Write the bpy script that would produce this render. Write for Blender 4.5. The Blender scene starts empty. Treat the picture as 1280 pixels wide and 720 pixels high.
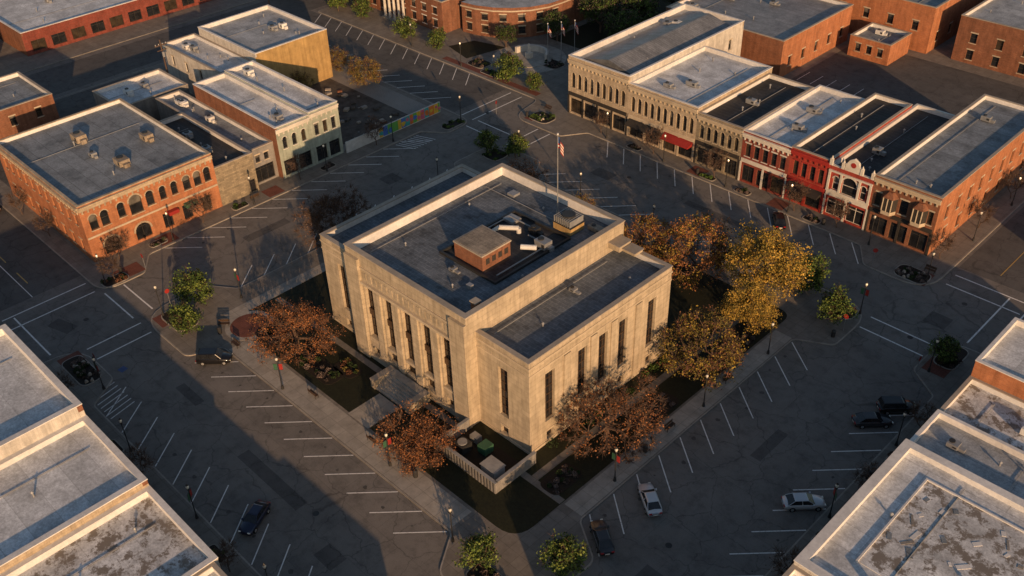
import bpy, math, random
import numpy as np
from mathutils import Vector, Matrix
random.seed(7)
SC=bpy.context.scene
COL=SC.collection
# ---------------------------------------------------------------- materials
M={}
def newmat(name):
    m=bpy.data.materials.new(name);m.use_nodes=True
    nt=m.node_tree;b=nt.nodes["Principled BSDF"];M[name]=m
    return m,nt,b
def N(nt,t,**k):
    n=nt.nodes.new(t)
    for a,v in k.items():
        if a in n.inputs.keys(): n.inputs[a].default_value=v
        else: setattr(n,a,v)
    return n
def pos(nt,scale=(1,1,1),mode=None):
    g=nt.nodes.new("ShaderNodeNewGeometry")
    if mode=="wall":
        s=nt.nodes.new("ShaderNodeSeparateXYZ");nt.links.new(g.outputs["Position"],s.inputs[0])
        a=N(nt,"ShaderNodeMath",operation="ADD");nt.links.new(s.outputs[0],a.inputs[0]);nt.links.new(s.outputs[1],a.inputs[1])
        c=nt.nodes.new("ShaderNodeCombineXYZ");nt.links.new(a.outputs[0],c.inputs[0]);nt.links.new(s.outputs[2],c.inputs[1])
        return c.outputs[0]
    return g.outputs["Position"]
def noise(nt,vec,scale,detail=4,rough=.6):
    n=N(nt,"ShaderNodeTexNoise",Scale=scale,Detail=min(detail,6),Roughness=rough);nt.links.new(vec,n.inputs["Vector"]);return n.outputs[0]
def ramp(nt,fac,stops):
    r=nt.nodes.new("ShaderNodeValToRGB");e=r.color_ramp.elements
    e[0].position,e[0].color=stops[0][0],(*stops[0][1],1)
    e[1].position,e[1].color=stops[-1][0],(*stops[-1][1],1)
    for p,c in stops[1:-1]:
        x=e.new(p);x.color=(*c,1)
    nt.links.new(fac,r.inputs[0]);return r.outputs[0]
def mixc(nt,a,b,fac,mode="MIX"):
    m=nt.nodes.new("ShaderNodeMix");m.data_type="RGBA";m.blend_type=mode
    for s,v in((0,fac),(6,a),(7,b)):
        if hasattr(v,"default_value") or hasattr(v,"is_linked"): nt.links.new(v,m.inputs[s])
        elif s==0: m.inputs[0].default_value=v
        else: m.inputs[s].default_value=(*v,1)
    return m.outputs[2]
def g3(v): return (v,v,v)
def plain(name,c1,c2=None,scale=1.2,rough=.8,metal=0,bump=0,spec=.3,streak=False):
    m,nt,b=newmat(name);c2=c2 or tuple(x*.7 for x in c1)
    p=pos(nt)
    a=ramp(nt,noise(nt,p,scale,6,.7),[(.3,c2),(.7,c1)])
    l=ramp(nt,noise(nt,p,.13,3,.6),[(.3,g3(.78)),(.7,g3(1.1))])
    c=mixc(nt,a,l,1.0,"MULTIPLY")
    nt.links.new(c,b.inputs["Base Color"]);b.inputs["Roughness"].default_value=rough;b.inputs["Metallic"].default_value=metal
    b.inputs["Specular IOR Level"].default_value=spec
    if bump:
        n=N(nt,"ShaderNodeBump",Strength=bump,Distance=.05);nt.links.new(noise(nt,p,8,4),n.inputs["Height"]);nt.links.new(n.outputs[0],b.inputs["Normal"])
    return m
def brick(name,c1,c2,mortar,bw=.42,bh=.13,ms=.012,rough=.85,var=.68):
    m,nt,b=newmat(name);v=pos(nt,mode="wall")
    t=N(nt,"ShaderNodeTexBrick",Scale=1.0);nt.links.new(v,t.inputs["Vector"])
    t.inputs["Color1"].default_value=(*c1,1);t.inputs["Color2"].default_value=(*c2,1);t.inputs["Mortar"].default_value=(*mortar,1)
    t.inputs["Mortar Size"].default_value=ms;t.inputs["Brick Width"].default_value=bw;t.inputs["Row Height"].default_value=bh
    p=pos(nt)
    st=ramp(nt,noise(nt,p,.7,6,.7),[(.25,g3(var)),(.75,g3(1.18))])
    c=mixc(nt,t.outputs[0],st,1.0,"MULTIPLY")
    mp=N(nt,"ShaderNodeMapping");mp.inputs["Scale"].default_value=(1.4,1.4,.12);nt.links.new(p,mp.inputs[0])
    s2=ramp(nt,noise(nt,mp.outputs[0],1.0,5,.7),[(.35,g3(.66)),(.6,g3(1.0))])
    c=mixc(nt,c,s2,.8,"MULTIPLY")
    nt.links.new(c,b.inputs["Base Color"]);b.inputs["Roughness"].default_value=rough;b.inputs["Specular IOR Level"].default_value=.2
    n=N(nt,"ShaderNodeBump",Strength=.3,Distance=.02);nt.links.new(t.outputs[1],n.inputs["Height"]);n.invert=True;nt.links.new(n.outputs[0],b.inputs["Normal"])
    return m
def roofm(name,c,seam,bw=3.0,rh=1.0,stain=.55,ms=.03,patch=None,rough=.7,pt=(.5,.56),ps=.5):
    m,nt,b=newmat(name);p=pos(nt)
    t=N(nt,"ShaderNodeTexBrick",Scale=1.0);nt.links.new(p,t.inputs["Vector"])
    t.inputs["Color1"].default_value=(*c,1);t.inputs["Color2"].default_value=(*[x*.8 for x in c],1);t.inputs["Mortar"].default_value=(*seam,1)
    t.inputs["Mortar Size"].default_value=ms;t.inputs["Brick Width"].default_value=bw;t.inputs["Row Height"].default_value=rh
    n1=ramp(nt,noise(nt,p,.3,6,.75),[(.32,g3(stain)),(.46,g3(.85)),(.66,g3(1.25))])
    col=mixc(nt,t.outputs[0],n1,1.0,"MULTIPLY")
    n2=ramp(nt,noise(nt,p,3.5,5,.8),[(.35,g3(.65)),(.65,g3(1.25))])
    col=mixc(nt,col,n2,.8,"MULTIPLY")
    if patch:
        f=ramp(nt,noise(nt,p,ps,6,.8),[(pt[0],g3(0)),(pt[1],g3(1))])
        col=mixc(nt,col,patch,f)
    nt.links.new(col,b.inputs["Base Color"]);b.inputs["Roughness"].default_value=rough;b.inputs["Specular IOR Level"].default_value=.3
    return m
plain("concrete_trim",(.42,.37,.31),(.32,.28,.23))
brick("limestone",(.50,.42,.31),(.44,.37,.27),(.28,.24,.18),bw=1.5,bh=.75,ms=.018,var=.74)
brick("brick_orange",(.50,.19,.08),(.40,.14,.06),(.38,.25,.17))
brick("brick_red",(.28,.055,.035),(.21,.045,.03),(.2,.12,.1))
brick("brick_brown",(.30,.12,.065),(.22,.09,.05),(.22,.16,.12))
brick("brick_bright",(.40,.06,.04),(.34,.045,.03),(.3,.1,.08))
brick("stone_cream",(.52,.43,.31),(.45,.36,.26),(.31,.26,.19),bw=.9,bh=.35)
brick("stone_beige",(.36,.30,.21),(.22,.19,.14),(.18,.15,.11),bw=.8,bh=.3)
brick("stucco_tan",(.46,.31,.13),(.44,.29,.12),(.41,.27,.12),bw=4,bh=2,ms=.02)
brick("paint_white",(.62,.59,.53),(.58,.55,.5),(.48,.45,.41))
brick("paint_green",(.40,.45,.38),(.38,.43,.36),(.3,.33,.28))
brick("paint_grey",(.30,.29,.27),(.27,.26,.25),(.2,.19,.18))
plain("white_trim",(.70,.67,.60),(.52,.49,.44),rough=.6)
plain("cream_trim",(.55,.47,.35),(.42,.35,.26),rough=.7)
plain("dark_trim",(.05,.045,.04),rough=.6)
plain("red_paint",(.36,.035,.03),rough=.55)
plain("green_paint",(.05,.14,.08),rough=.55)
plain("blue_paint",(.05,.10,.25),rough=.55)
for n_,c_ in(("mural_teal",(.06,.42,.42)),("mural_yellow",(.75,.5,.06)),("mural_orange",(.75,.22,.05)),("mural_pink",(.7,.16,.25)),("mural_green",(.15,.45,.10)),("mural_blue",(.08,.2,.6))): plain(n_,c_,rough=.6)
plain("white_membrane_edge",(.76,.75,.73),(.57,.56,.55),scale=2)
roofm("roof_court",(.135,.158,.185),(.20,.225,.25),bw=1.1,rh=.6,ms=.03,stain=.42,patch=(.28,.30,.33),pt=(.60,.74),ps=.9)
roofm("roof_grey",(.24,.27,.30),(.14,.155,.17),bw=12,rh=2.4,ms=.05,stain=.5,patch=(.14,.15,.16),pt=(.58,.68))
roofm("roof_lightgrey",(.40,.43,.46),(.27,.29,.31),bw=14,rh=3,ms=.05,stain=.55,patch=(.24,.25,.26),pt=(.6,.72))
roofm("roof_white",(.64,.67,.70),(.46,.48,.50),bw=16,rh=3,ms=.05,stain=.65,patch=(.42,.43,.44),pt=(.58,.7))
roofm("roof_black",(.04,.04,.043),(.07,.07,.072),bw=10,rh=1,ms=.04,patch=(.085,.08,.078),pt=(.56,.7))
roofm("roof_metal",(.24,.25,.265),(.14,.145,.15),bw=60,rh=.6,ms=.05,rough=.45)
roofm("roof_patchy",(.66,.67,.68),(.5,.5,.5),bw=9,rh=2.2,patch=(.20,.175,.15))
roofm("roof_tan",(.32,.27,.21),(.2,.16,.12),bw=1.2,rh=.6,ms=.03)
plain("gravel",(.33,.31,.28),(.18,.165,.15),scale=6,bump=.4)
plain("rubble",(.13,.115,.10),(.035,.03,.026),scale=.5,bump=.4)
plain("metal_grey",(.36,.37,.38),(.25,.26,.27),rough=.45,metal=.3)
plain("metal_dark",(.06,.06,.06),rough=.5,metal=.4)
plain("metal_white",(.70,.70,.68),(.55,.55,.53),rough=.5)
plain("bronze",(.10,.06,.035),(.05,.03,.02),rough=.5)
plain("mulch",(.030,.022,.016),(.014,.011,.008),scale=5,bump=.5)
plain("grass",(.026,.028,.012),(.011,.012,.006),scale=3,bump=.6)
plain("far_ground",(.07,.075,.035),(.05,.05,.03),scale=.05)
plain("bark",(.14,.09,.065),(.07,.048,.036),scale=6)
plain("tire",(.015,.015,.015),rough=.9)
plain("fence_white",(.62,.62,.6),(.45,.45,.43))
def leaf(name,c):
    m,nt,b=newmat(name);p=pos(nt)
    a=ramp(nt,noise(nt,p,2.2,3,.7),[(.3,tuple(x*.5 for x in c)),(.7,tuple(x*1.35 for x in c))])
    nt.links.new(a,b.inputs["Base Color"]);b.inputs["Roughness"].default_value=.7;b.inputs["Specular IOR Level"].default_value=.15
leaf("leaf_orange",(.27,.11,.045));leaf("leaf_brown",(.15,.07,.04));leaf("leaf_rust",(.34,.15,.06))
leaf("leaf_yellow",(.32,.225,.045));leaf("leaf_olive",(.17,.14,.04));leaf("leaf_gold",(.46,.29,.06))
leaf("leaf_green",(.08,.13,.03));leaf("leaf_dkgreen",(.03,.05,.018));leaf("leaf_ltgreen",(.17,.22,.05))
leaf("leaf_grey",(.17,.13,.115));leaf("leaf_dkgrey",(.09,.07,.062))
def paint(name,c):
    m,nt,b=newmat(name);b.inputs["Base Color"].default_value=(*c,1);b.inputs["Roughness"].default_value=.3;b.inputs["Metallic"].default_value=.3;b.inputs["Coat Weight"].default_value=.5
paint("car_silver",(.55,.56,.58));paint("car_black",(.012,.012,.014));paint("car_navy",(.015,.02,.05));paint("car_charcoal",(.04,.04,.045));paint("car_red",(.2,.02,.015));paint("car_white",(.6,.6,.6))
def glassm(name,c,r):
    m,nt,b=newmat(name);p=pos(nt)
    a=ramp(nt,noise(nt,p,.8,2),[(.35,tuple(x*.5 for x in c)),(.65,c)])
    nt.links.new(a,b.inputs["Base Color"]);b.inputs["Roughness"].default_value=r;b.inputs["Specular IOR Level"].default_value=.6
glassm("glass",(.022,.024,.028),.12);glassm("glass_blind",(.16,.15,.13),.35);glassm("glass_warm",(.06,.045,.03),.15)
paint("lamp_glass",(.75,.72,.62));paint("light_red",(.4,.02,.02))
def asphalt(name,c,c2):
    m,nt,b=newmat(name);p=pos(nt)
    a=ramp(nt,noise(nt,p,.09,6,.65),[(.3,c2),(.7,c)])
    f=ramp(nt,noise(nt,p,9,3,.8),[(.3,g3(.8)),(.7,g3(1.2))]);a=mixc(nt,a,f,.8,"MULTIPLY")
    s=ramp(nt,noise(nt,p,.5,6,.75),[(.34,g3(.68)),(.5,g3(1.0)),(.72,g3(1.14))]);a=mixc(nt,a,s,.9,"MULTIPLY")
    wp=N(nt,"ShaderNodeTexNoise",Scale=.8,Detail=3.0);nt.links.new(p,wp.inputs["Vector"])
    ad=N(nt,"ShaderNodeVectorMath",operation="MULTIPLY_ADD");nt.links.new(wp.outputs[1],ad.inputs[0]);ad.inputs[1].default_value=(1.6,1.6,0);nt.links.new(p,ad.inputs[2])
    v=N(nt,"ShaderNodeTexVoronoi",Scale=.17);v.feature="DISTANCE_TO_EDGE";nt.links.new(ad.outputs[0],v.inputs["Vector"])
    cr=ramp(nt,v.outputs[0],[(.004,g3(.58)),(.012,g3(1))]);a=mixc(nt,a,cr,.75,"MULTIPLY")
    t=N(nt,"ShaderNodeTexBrick",Scale=1.0);nt.links.new(p,t.inputs["Vector"])
    t.inputs["Color1"].default_value=(1,1,1,1);t.inputs["Color2"].default_value=(.9,.9,.9,1);t.inputs["Mortar"].default_value=(.72,.72,.72,1)
    t.inputs["Mortar Size"].default_value=.03;t.inputs["Brick Width"].default_value=7.3;t.inputs["Row Height"].default_value=4.6
    a=mixc(nt,a,t.outputs[0],.8,"MULTIPLY")
    nt.links.new(a,b.inputs["Base Color"]);b.inputs["Roughness"].default_value=.85;b.inputs["Specular IOR Level"].default_value=.25
asphalt("asphalt",(.20,.185,.168),(.142,.134,.125))
asphalt("asphalt_dark",(.12,.115,.11),(.085,.083,.08))
asphalt("asphalt_patch",(.12,.112,.105),(.09,.086,.082))
plain("oil_stain",(.10,.094,.088),(.06,.056,.052),scale=3)
def slab(name,c,bw,rh,mort=.65,ms=.03):
    m,nt,b=newmat(name);p=pos(nt)
    t=N(nt,"ShaderNodeTexBrick",Scale=1.0,offset=0.0);nt.links.new(p,t.inputs["Vector"])
    t.inputs["Color1"].default_value=(*c,1);t.inputs["Color2"].default_value=(*[x*.84 for x in c],1);t.inputs["Mortar"].default_value=(*[x*mort for x in c],1)
    t.inputs["Mortar Size"].default_value=ms;t.inputs["Brick Width"].default_value=bw;t.inputs["Row Height"].default_value=rh
    s=ramp(nt,noise(nt,p,.6,6,.75),[(.3,g3(.66)),(.7,g3(1.14))]);a=mixc(nt,t.outputs[0],s,.9,"MULTIPLY")
    nt.links.new(a,b.inputs["Base Color"]);b.inputs["Roughness"].default_value=.85;b.inputs["Specular IOR Level"].default_value=.2
slab("sidewalk",(.225,.205,.18),1.5,1.5);slab("kerb",(.36,.33,.29),3,3);slab("walk_light",(.38,.355,.315),1.8,1.8)
slab("paver_red",(.20,.08,.06),.4,.2,ms=.02)
m,nt,b=newmat("marking");p=pos(nt)
a=ramp(nt,noise(nt,p,2.5,6,.8),[(.32,(.28,.27,.25)),(.48,(.76,.75,.72))]);nt.links.new(a,b.inputs["Base Color"]);b.inputs["Roughness"].default_value=.7
m,nt,b=newmat("marking_yellow");p=pos(nt)
a=ramp(nt,noise(nt,p,2.5,6,.8),[(.32,(.2,.15,.08)),(.48,(.5,.33,.06))]);nt.links.new(a,b.inputs["Base Color"])
# ---------------------------------------------------------------- mesh builder
class MB:
    def __init__(s): s.v=[];s.f=[];s.m=[];s.names=[]
    def mi(s,n):
        if n not in s.names: s.names.append(n)
        return s.names.index(n)
    def face(s,pts,mat):
        i=len(s.v);s.v+= [tuple(p) for p in pts];s.f.append(tuple(range(i,i+len(pts))));s.m.append(s.mi(mat))
    def hexa(s,b,t,mat,bottom=True):
        n=len(b);i=len(s.v);s.v+=[tuple(p) for p in b]+[tuple(p) for p in t];k=s.mi(mat)
        for j in range(n):
            q=(j+1)%n;s.f.append((i+j,i+q,i+n+q,i+n+j));s.m.append(k)
        s.f.append(tuple(i+n+j for j in range(n)));s.m.append(k)
        if bottom: s.f.append(tuple(i+j for j in reversed(range(n))));s.m.append(k)
    def box(s,x0,x1,y0,y1,z0,z1,mat,bottom=True):
        s.hexa([(x0,y0,z0),(x1,y0,z0),(x1,y1,z0),(x0,y1,z0)],[(x0,y0,z1),(x1,y0,z1),(x1,y1,z1),(x0,y1,z1)],mat,bottom)
    def obox(s,c,ux,L,W,z0,z1,mat):
        ux=Vector((ux[0],ux[1])).normalized();uy=Vector((-ux.y,ux.x))
        P=[(c[0]+ux.x*a*L/2+uy.x*b_*W/2,c[1]+ux.y*a*L/2+uy.y*b_*W/2) for a,b_ in((-1,-1),(1,-1),(1,1),(-1,1))]
        s.hexa([(x,y,z0) for x,y in P],[(x,y,z1) for x,y in P],mat)
    def cyl(s,x,y,z0,z1,r0,r1,mat,n=10):
        B=[(x+r0*math.cos(2*math.pi*k/n),y+r0*math.sin(2*math.pi*k/n),z0) for k in range(n)]
        T=[(x+r1*math.cos(2*math.pi*k/n),y+r1*math.sin(2*math.pi*k/n),z1) for k in range(n)]
        s.hexa(B,T,mat)
    def tube(s,a,b_,r0,r1,mat,n=6):
        a=Vector(a);b_=Vector(b_);d=(b_-a)
        if d.length<1e-5: return
        q=d.to_track_quat('Z','Y')
        B=[a+q@Vector((r0*math.cos(2*math.pi*k/n),r0*math.sin(2*math.pi*k/n),0)) for k in range(n)]
        T=[b_+q@Vector((r1*math.cos(2*math.pi*k/n),r1*math.sin(2*math.pi*k/n),0)) for k in range(n)]
        s.hexa(B,T,mat)
    def prism(s,poly,z0,z1,mat,top=None):
        i=len(s.v);n=len(poly);s.v+=[(x,y,z0) for x,y in poly]+[(x,y,z1) for x,y in poly];k=s.mi(mat)
        for j in range(n):
            q=(j+1)%n;s.f.append((i+j,i+q,i+n+q,i+n+j));s.m.append(k)
        s.f.append(tuple(i+n+j for j in range(n)));s.m.append(s.mi(top or mat))
    def make(s,name,parent=None,smooth=False,loc=None,link=True):
        me=bpy.data.meshes.new(name);me.from_pydata(s.v,[],s.f)
        for n in s.names: me.materials.append(M[n])
        me.polygons.foreach_set("material_index",s.m)
        if smooth: me.polygons.foreach_set("use_smooth",[True]*len(s.f))
        me.update()
        o=bpy.data.objects.new(name,me);COL.objects.link(o)
        if parent: o.parent=parent
        if loc: o.location=loc
        return o
def empty(name,loc=(0,0,0),rot=0):
    e=bpy.data.objects.new(name,None);e.empty_display_size=.5;e.location=loc;e.rotation_euler=(0,0,rot);COL.objects.link(e);return e
def fillet(pts):
    out=[];n=len(pts)
    for i in range(n):
        p=Vector(pts[i][:2]);r=pts[i][2] if len(pts[i])>2 else 0
        if r<=0: out.append((p.x,p.y));continue
        a=(Vector(pts[i-1][:2])-p);b_=(Vector(pts[(i+1)%n][:2])-p);la,lb=a.length,b_.length;a.normalize();b_.normalize()
        ang=a.angle(b_);t=min(r/math.tan(ang/2),la*.48,lb*.48)
        A=p+a*t;B=p+b_*t
        for k in range(7):
            u=k/6;q=A*(1-u)**2+p*2*u*(1-u)+B*u*u;out.append((q.x,q.y))
    return out
def inset(poly,d):
    n=len(poly);out=[]
    for i in range(n):
        p=Vector(poly[i]);a=(p-Vector(poly[i-1])).normalized();b_=(Vector(poly[(i+1)%n])-p).normalized()
        na=Vector((-a.y,a.x));nb=Vector((-b_.y,b_.x));m_=(na+nb)
        if m_.length<1e-4:m_=na
        m_.normalize();k=max(.4,m_.dot(na));q=p+m_*d/k;out.append((q.x,q.y))
    return out
# ---------------------------------------------------------------- facade with real openings
def facade(W,G,T,O,U,w,h,Nn,ops,wm,dep=.28,trim="cream_trim",frame="dark_trim"):
    O=Vector(O);U=Vector(U);Nn=Vector(Nn);Z=Vector((0,0,1))
    P=lambda u,z,d=0:O+U*u+Z*z-Nn*d
    us=sorted({0,w}|{round(o[0],3) for o in ops}|{round(o[1],3) for o in ops})
    zs=sorted({0,h}|{round(o[2],3) for o in ops}|{round(o[3],3) for o in ops})
    for a,b_ in zip(us,us[1:]):
        for c,d in zip(zs,zs[1:]):
            um,zm=(a+b_)/2,(c+d)/2
            inside=any(o[0]<um<o[1] and o[2]<zm<o[3] for o in ops)
            if not inside: W.face([P(a,c),P(b_,c),P(b_,d),P(a,d)],wm)
    def bx(M_,u0,u1,z0,z1,d0,d1,mat):
        M_.hexa([P(u0,z0,d0),P(u1,z0,d0),P(u1,z0,d1),P(u0,z0,d1)],[P(u0,z1,d0),P(u1,z1,d0),P(u1,z1,d1),P(u0,z1,d1)],mat)
    for o in ops:
        u0,u1,z0,z1,arch,st=o[:6]
        W.face([P(u0,z0),P(u0,z0,dep),P(u0,z1,dep),P(u0,z1)],wm);W.face([P(u1,z0),P(u1,z0,dep),P(u1,z1,dep),P(u1,z1)],wm)
        W.face([P(u0,z0),P(u1,z0),P(u1,z0,dep),P(u0,z0,dep)],wm);W.face([P(u0,z1),P(u1,z1),P(u1,z1,dep),P(u0,z1,dep)],wm)
        r=(u1-u0)/2;um=(u0+u1)/2
        if arch:
            k=8;arc=[(um-r*math.cos(math.pi*j/k),z1-r+r*math.sin(math.pi*j/k)) for j in range(k+1)]
            for j in range(k):
                c=(u0,z1) if j<k/2 else (u1,z1)
                W.face([P(*c),P(*arc[j]),P(*arc[j+1])],wm)
                W.face([P(*arc[j]),P(*arc[j+1]),P(*arc[j+1],dep),P(*arc[j],dep)],wm)
                oa=(um+(arc[j][0]-um)*1.22,z1-r+(arc[j][1]-z1+r)*1.22);ob=(um+(arc[j+1][0]-um)*1.22,z1-r+(arc[j+1][1]-z1+r)*1.22)
                T.hexa([P(*arc[j],-.05),P(*arc[j+1],-.05),P(*ob,-.05),P(*oa,-.05)],[P(*arc[j],.003),P(*arc[j+1],.003),P(*ob,.003),P(*oa,.003)],trim)
        gm=random.choice(["glass","glass","glass","glass_warm","glass_blind"]) if st=="sash" else random.choice(["glass","glass","glass_warm"])
        if st=="tall": gm="glass"
        if gm=="glass_blind":
            zb=z0+(z1-z0)*random.uniform(.35,.8)
            G.face([P(u0,z0,dep),P(u1,z0,dep),P(u1,zb,dep),P(u0,zb,dep)],"glass");G.face([P(u0,zb,dep),P(u1,zb,dep),P(u1,z1,dep),P(u0,z1,dep)],"glass_blind")
        else: G.face([P(u0,z0,dep),P(u1,z0,dep),P(u1,z1,dep),P(u0,z1,dep)],gm)
        fw=.07
        bx(G,u0,u0+fw,z0,z1,dep-.06,dep-.003,frame);bx(G,u1-fw,u1,z0,z1,dep-.06,dep-.003,frame)
        bx(G,u0+fw,u1-fw,z0,z0+fw,dep-.06,dep-.003,frame);bx(G,u0+fw,u1-fw,z1-fw,z1,dep-.06,dep-.003,frame)
        if st=="sash": bx(G,u0+fw,u1-fw,(z0+z1)/2-.04,(z0+z1)/2+.04,dep-.08,dep-.004,frame)
        if st in("shop","tall"):
            n=max(1,round((u1-u0)/(1.4 if st=="shop" else .55)))
            for j in range(1,n):
                uu=u0+(u1-u0)*j/n;bx(G,uu-.035,uu+.035,z0+fw,z1-fw,dep-.07,dep-.004,frame)
            if st=="shop": bx(G,u0+fw,u1-fw,z1-.65,z1-.58,dep-.066,dep-.005,frame)
            else:
                nz=max(1,round((z1-z0)/1.3))
                for j in range(1,nz):
                    zz=z0+(z1-z0)*j/nz;bx(G,u0+fw,u1-fw,zz-.05,zz+.05,dep-.066,dep-.005,frame)
        if st=="sash":
            bx(T,u0-.1,u1+.1,z0-.14,z0-.002,-.1,.02,trim)
            if not arch: bx(T,u0-.12,u1+.12,z1+.002,z1+.24,-.06,.003,trim)
    return bx
def row(n,w,ww,z0,z1,arch=False,st="sash",m0=.8,m1=None):
    m1=m0 if m1 is None else m1
    s=(w-m0-m1)/n
    return [(m0+s*(i+.5)-ww/2,m0+s*(i+.5)+ww/2,z0,z1,arch,st) for i in range(n)]
def hvac(mb,x,y,z,L=2.2,W=1.6,H=1.2,mat="metal_grey"):
    mb.box(x-L/2,x+L/2,y-W/2,y+W/2,z+.12,z+H,mat);mb.box(x-L/2+.1,x+L/2-.1,y-W/2+.1,y+W/2-.1,z,z+.12,"metal_dark")
    mb.cyl(x-L*.2,y,z+H,z+H+.12,W*.3,W*.3,"metal_dark",12);mb.box(x+L/2-.5,x+L/2-.1,y-W/2-.05,y-W/2,z+.4,z+H-.2,"metal_dark")
    mb.box(x+L/2,x+L/2+.7,y-W*.25,y+W*.25,z+.05,z+H*.6,mat)
def vent(mb,x,y,z,h=.8,r=.15):
    mb.cyl(x,y,z,z+h,r,r,"metal_grey",8);mb.cyl(x,y,z+h,z+h+.18,r*2,r*.6,"metal_grey",8)
def building(name,x0,x1,y0,y1,h,ops={},walls="brick_red",side=None,roof="roof_grey",par=.7,cap="concrete_trim",cornice=(),units=0,inner="white_membrane_edge",trim="cream_trim",frame="dark_trim",pt=.35,seed=0,coping=.0):
    rnd=random.Random(seed+int(x0*7+y0*3))
    e=empty(name,((x0+x1)/2,(y0+y1)/2,0))
    W,G,T,R=MB(),MB(),MB(),MB()
    zr=h-par
    sides={'-y':((x0,y0,0),(1,0,0),x1-x0,(0,-1,0)),'+x':((x1,y0,0),(0,1,0),y1-y0,(1,0,0)),'+y':((x1,y1,0),(-1,0,0),x1-x0,(0,1,0)),'-x':((x0,y1,0),(0,-1,0),y1-y0,(-1,0,0))}
    side=side or {}
    for k,(O,U,w,Nn) in sides.items():
        facade(W,G,T,O,U,w,zr,Nn,ops.get(k,[]),side.get(k,walls),trim=trim,frame=frame)
    R.face([(x0+pt,y0+pt,zr),(x1-pt,y0+pt,zr),(x1-pt,y1-pt,zr),(x0+pt,y1-pt,zr)],roof)
    def pb(a,b_,c,d,wm):
        W.box(a,b_,c,d,zr,h,wm,False)
    pb(x0,x1,y0,y0+pt,side.get('-y',walls));pb(x0,x1,y1-pt,y1,side.get('+y',walls));pb(x0,x0+pt,y0+pt,y1-pt,side.get('-x',walls));pb(x1-pt,x1,y0+pt,y1-pt,side.get('+x',walls))
    q=pt+.02
    for a,b_,c,d in((x0+pt,x1-pt,y0+pt,y0+q),(x0+pt,x1-pt,y1-q,y1-pt),(x0+pt,x0+q,y0+q,y1-q),(x1-q,x1-pt,y0+q,y1-q)): R.box(a,b_,c,d,zr+.002,h-.01,inner,False)
    for a,b_,c,d in((x0-.06,x1+.06,y0-.06,y0+pt+.05),(x0-.06,x1+.06,y1-pt-.05,y1+.06),(x0-.06,x0+pt+.05,y0+pt+.05,y1-pt-.05),(x1-pt-.05,x1+.06,y0+pt+.05,y1-pt-.05)): T.box(a,b_,c,d,h,h+.12,cap)
    for k in cornice:
        O,U,w,Nn=sides[k];O=Vector(O);U=Vector(U);Nn=Vector(Nn)
        for (za,zb,d) in((zr-.35,zr+.15,.18),(zr+.15,zr+.42,.34)):
            a=O+Nn*.002;T.hexa([a+Vector((0,0,za)),a+U*w+Vector((0,0,za)),a+U*w+Nn*d+Vector((0,0,za)),a+Nn*d+Vector((0,0,za))],[a+Vector((0,0,zb)),a+U*w+Vector((0,0,zb)),a+U*w+Nn*d+Vector((0,0,zb)),a+Nn*d+Vector((0,0,zb))],trim)
        nb=int(w/.9)
        for j in range(nb):
            a=O+U*(w*(j+.5)/nb-.12)+Nn*.003
            T.hexa([a+Vector((0,0,zr-.8)),a+U*.24+Vector((0,0,zr-.8)),a+U*.24+Nn*.15+Vector((0,0,zr-.8)),a+Nn*.15+Vector((0,0,zr-.8))],[a+Vector((0,0,zr-.352)),a+U*.24+Vector((0,0,zr-.352)),a+U*.24+Nn*.22+Vector((0,0,zr-.352)),a+Nn*.22+Vector((0,0,zr-.352))],trim)
    for i in range(units):
        hvac(R,rnd.uniform(x0+3,x1-3),rnd.uniform(y0+3,y1-3),zr,rnd.uniform(1.2,2.0),rnd.uniform(1.0,1.5),rnd.uniform(.7,1.1),rnd.choice(["metal_grey","metal_grey","metal_white"]))
    for i in range(units+2): vent(R,rnd.uniform(x0+2,x1-2),rnd.uniform(y0+2,y1-2),zr,rnd.uniform(.3,.7),.11)
    xx=rnd.uniform(x0+2,x1-2);R.tube((xx,y0+1,zr+.12),(xx,y1-2,zr+.12),.05,.05,"metal_grey",5)
    inv=Vector((-e.location.x,-e.location.y,0))
    for mb,n in((W,"walls"),(G,"windows"),(T,"trim"),(R,"roof")):
        if mb.f: mb.make(n,e,loc=inv)
    return e
def child(e,mb,n,smooth=False):
    return mb.make(n,e,smooth,loc=(-e.location.x,-e.location.y,0))
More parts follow.
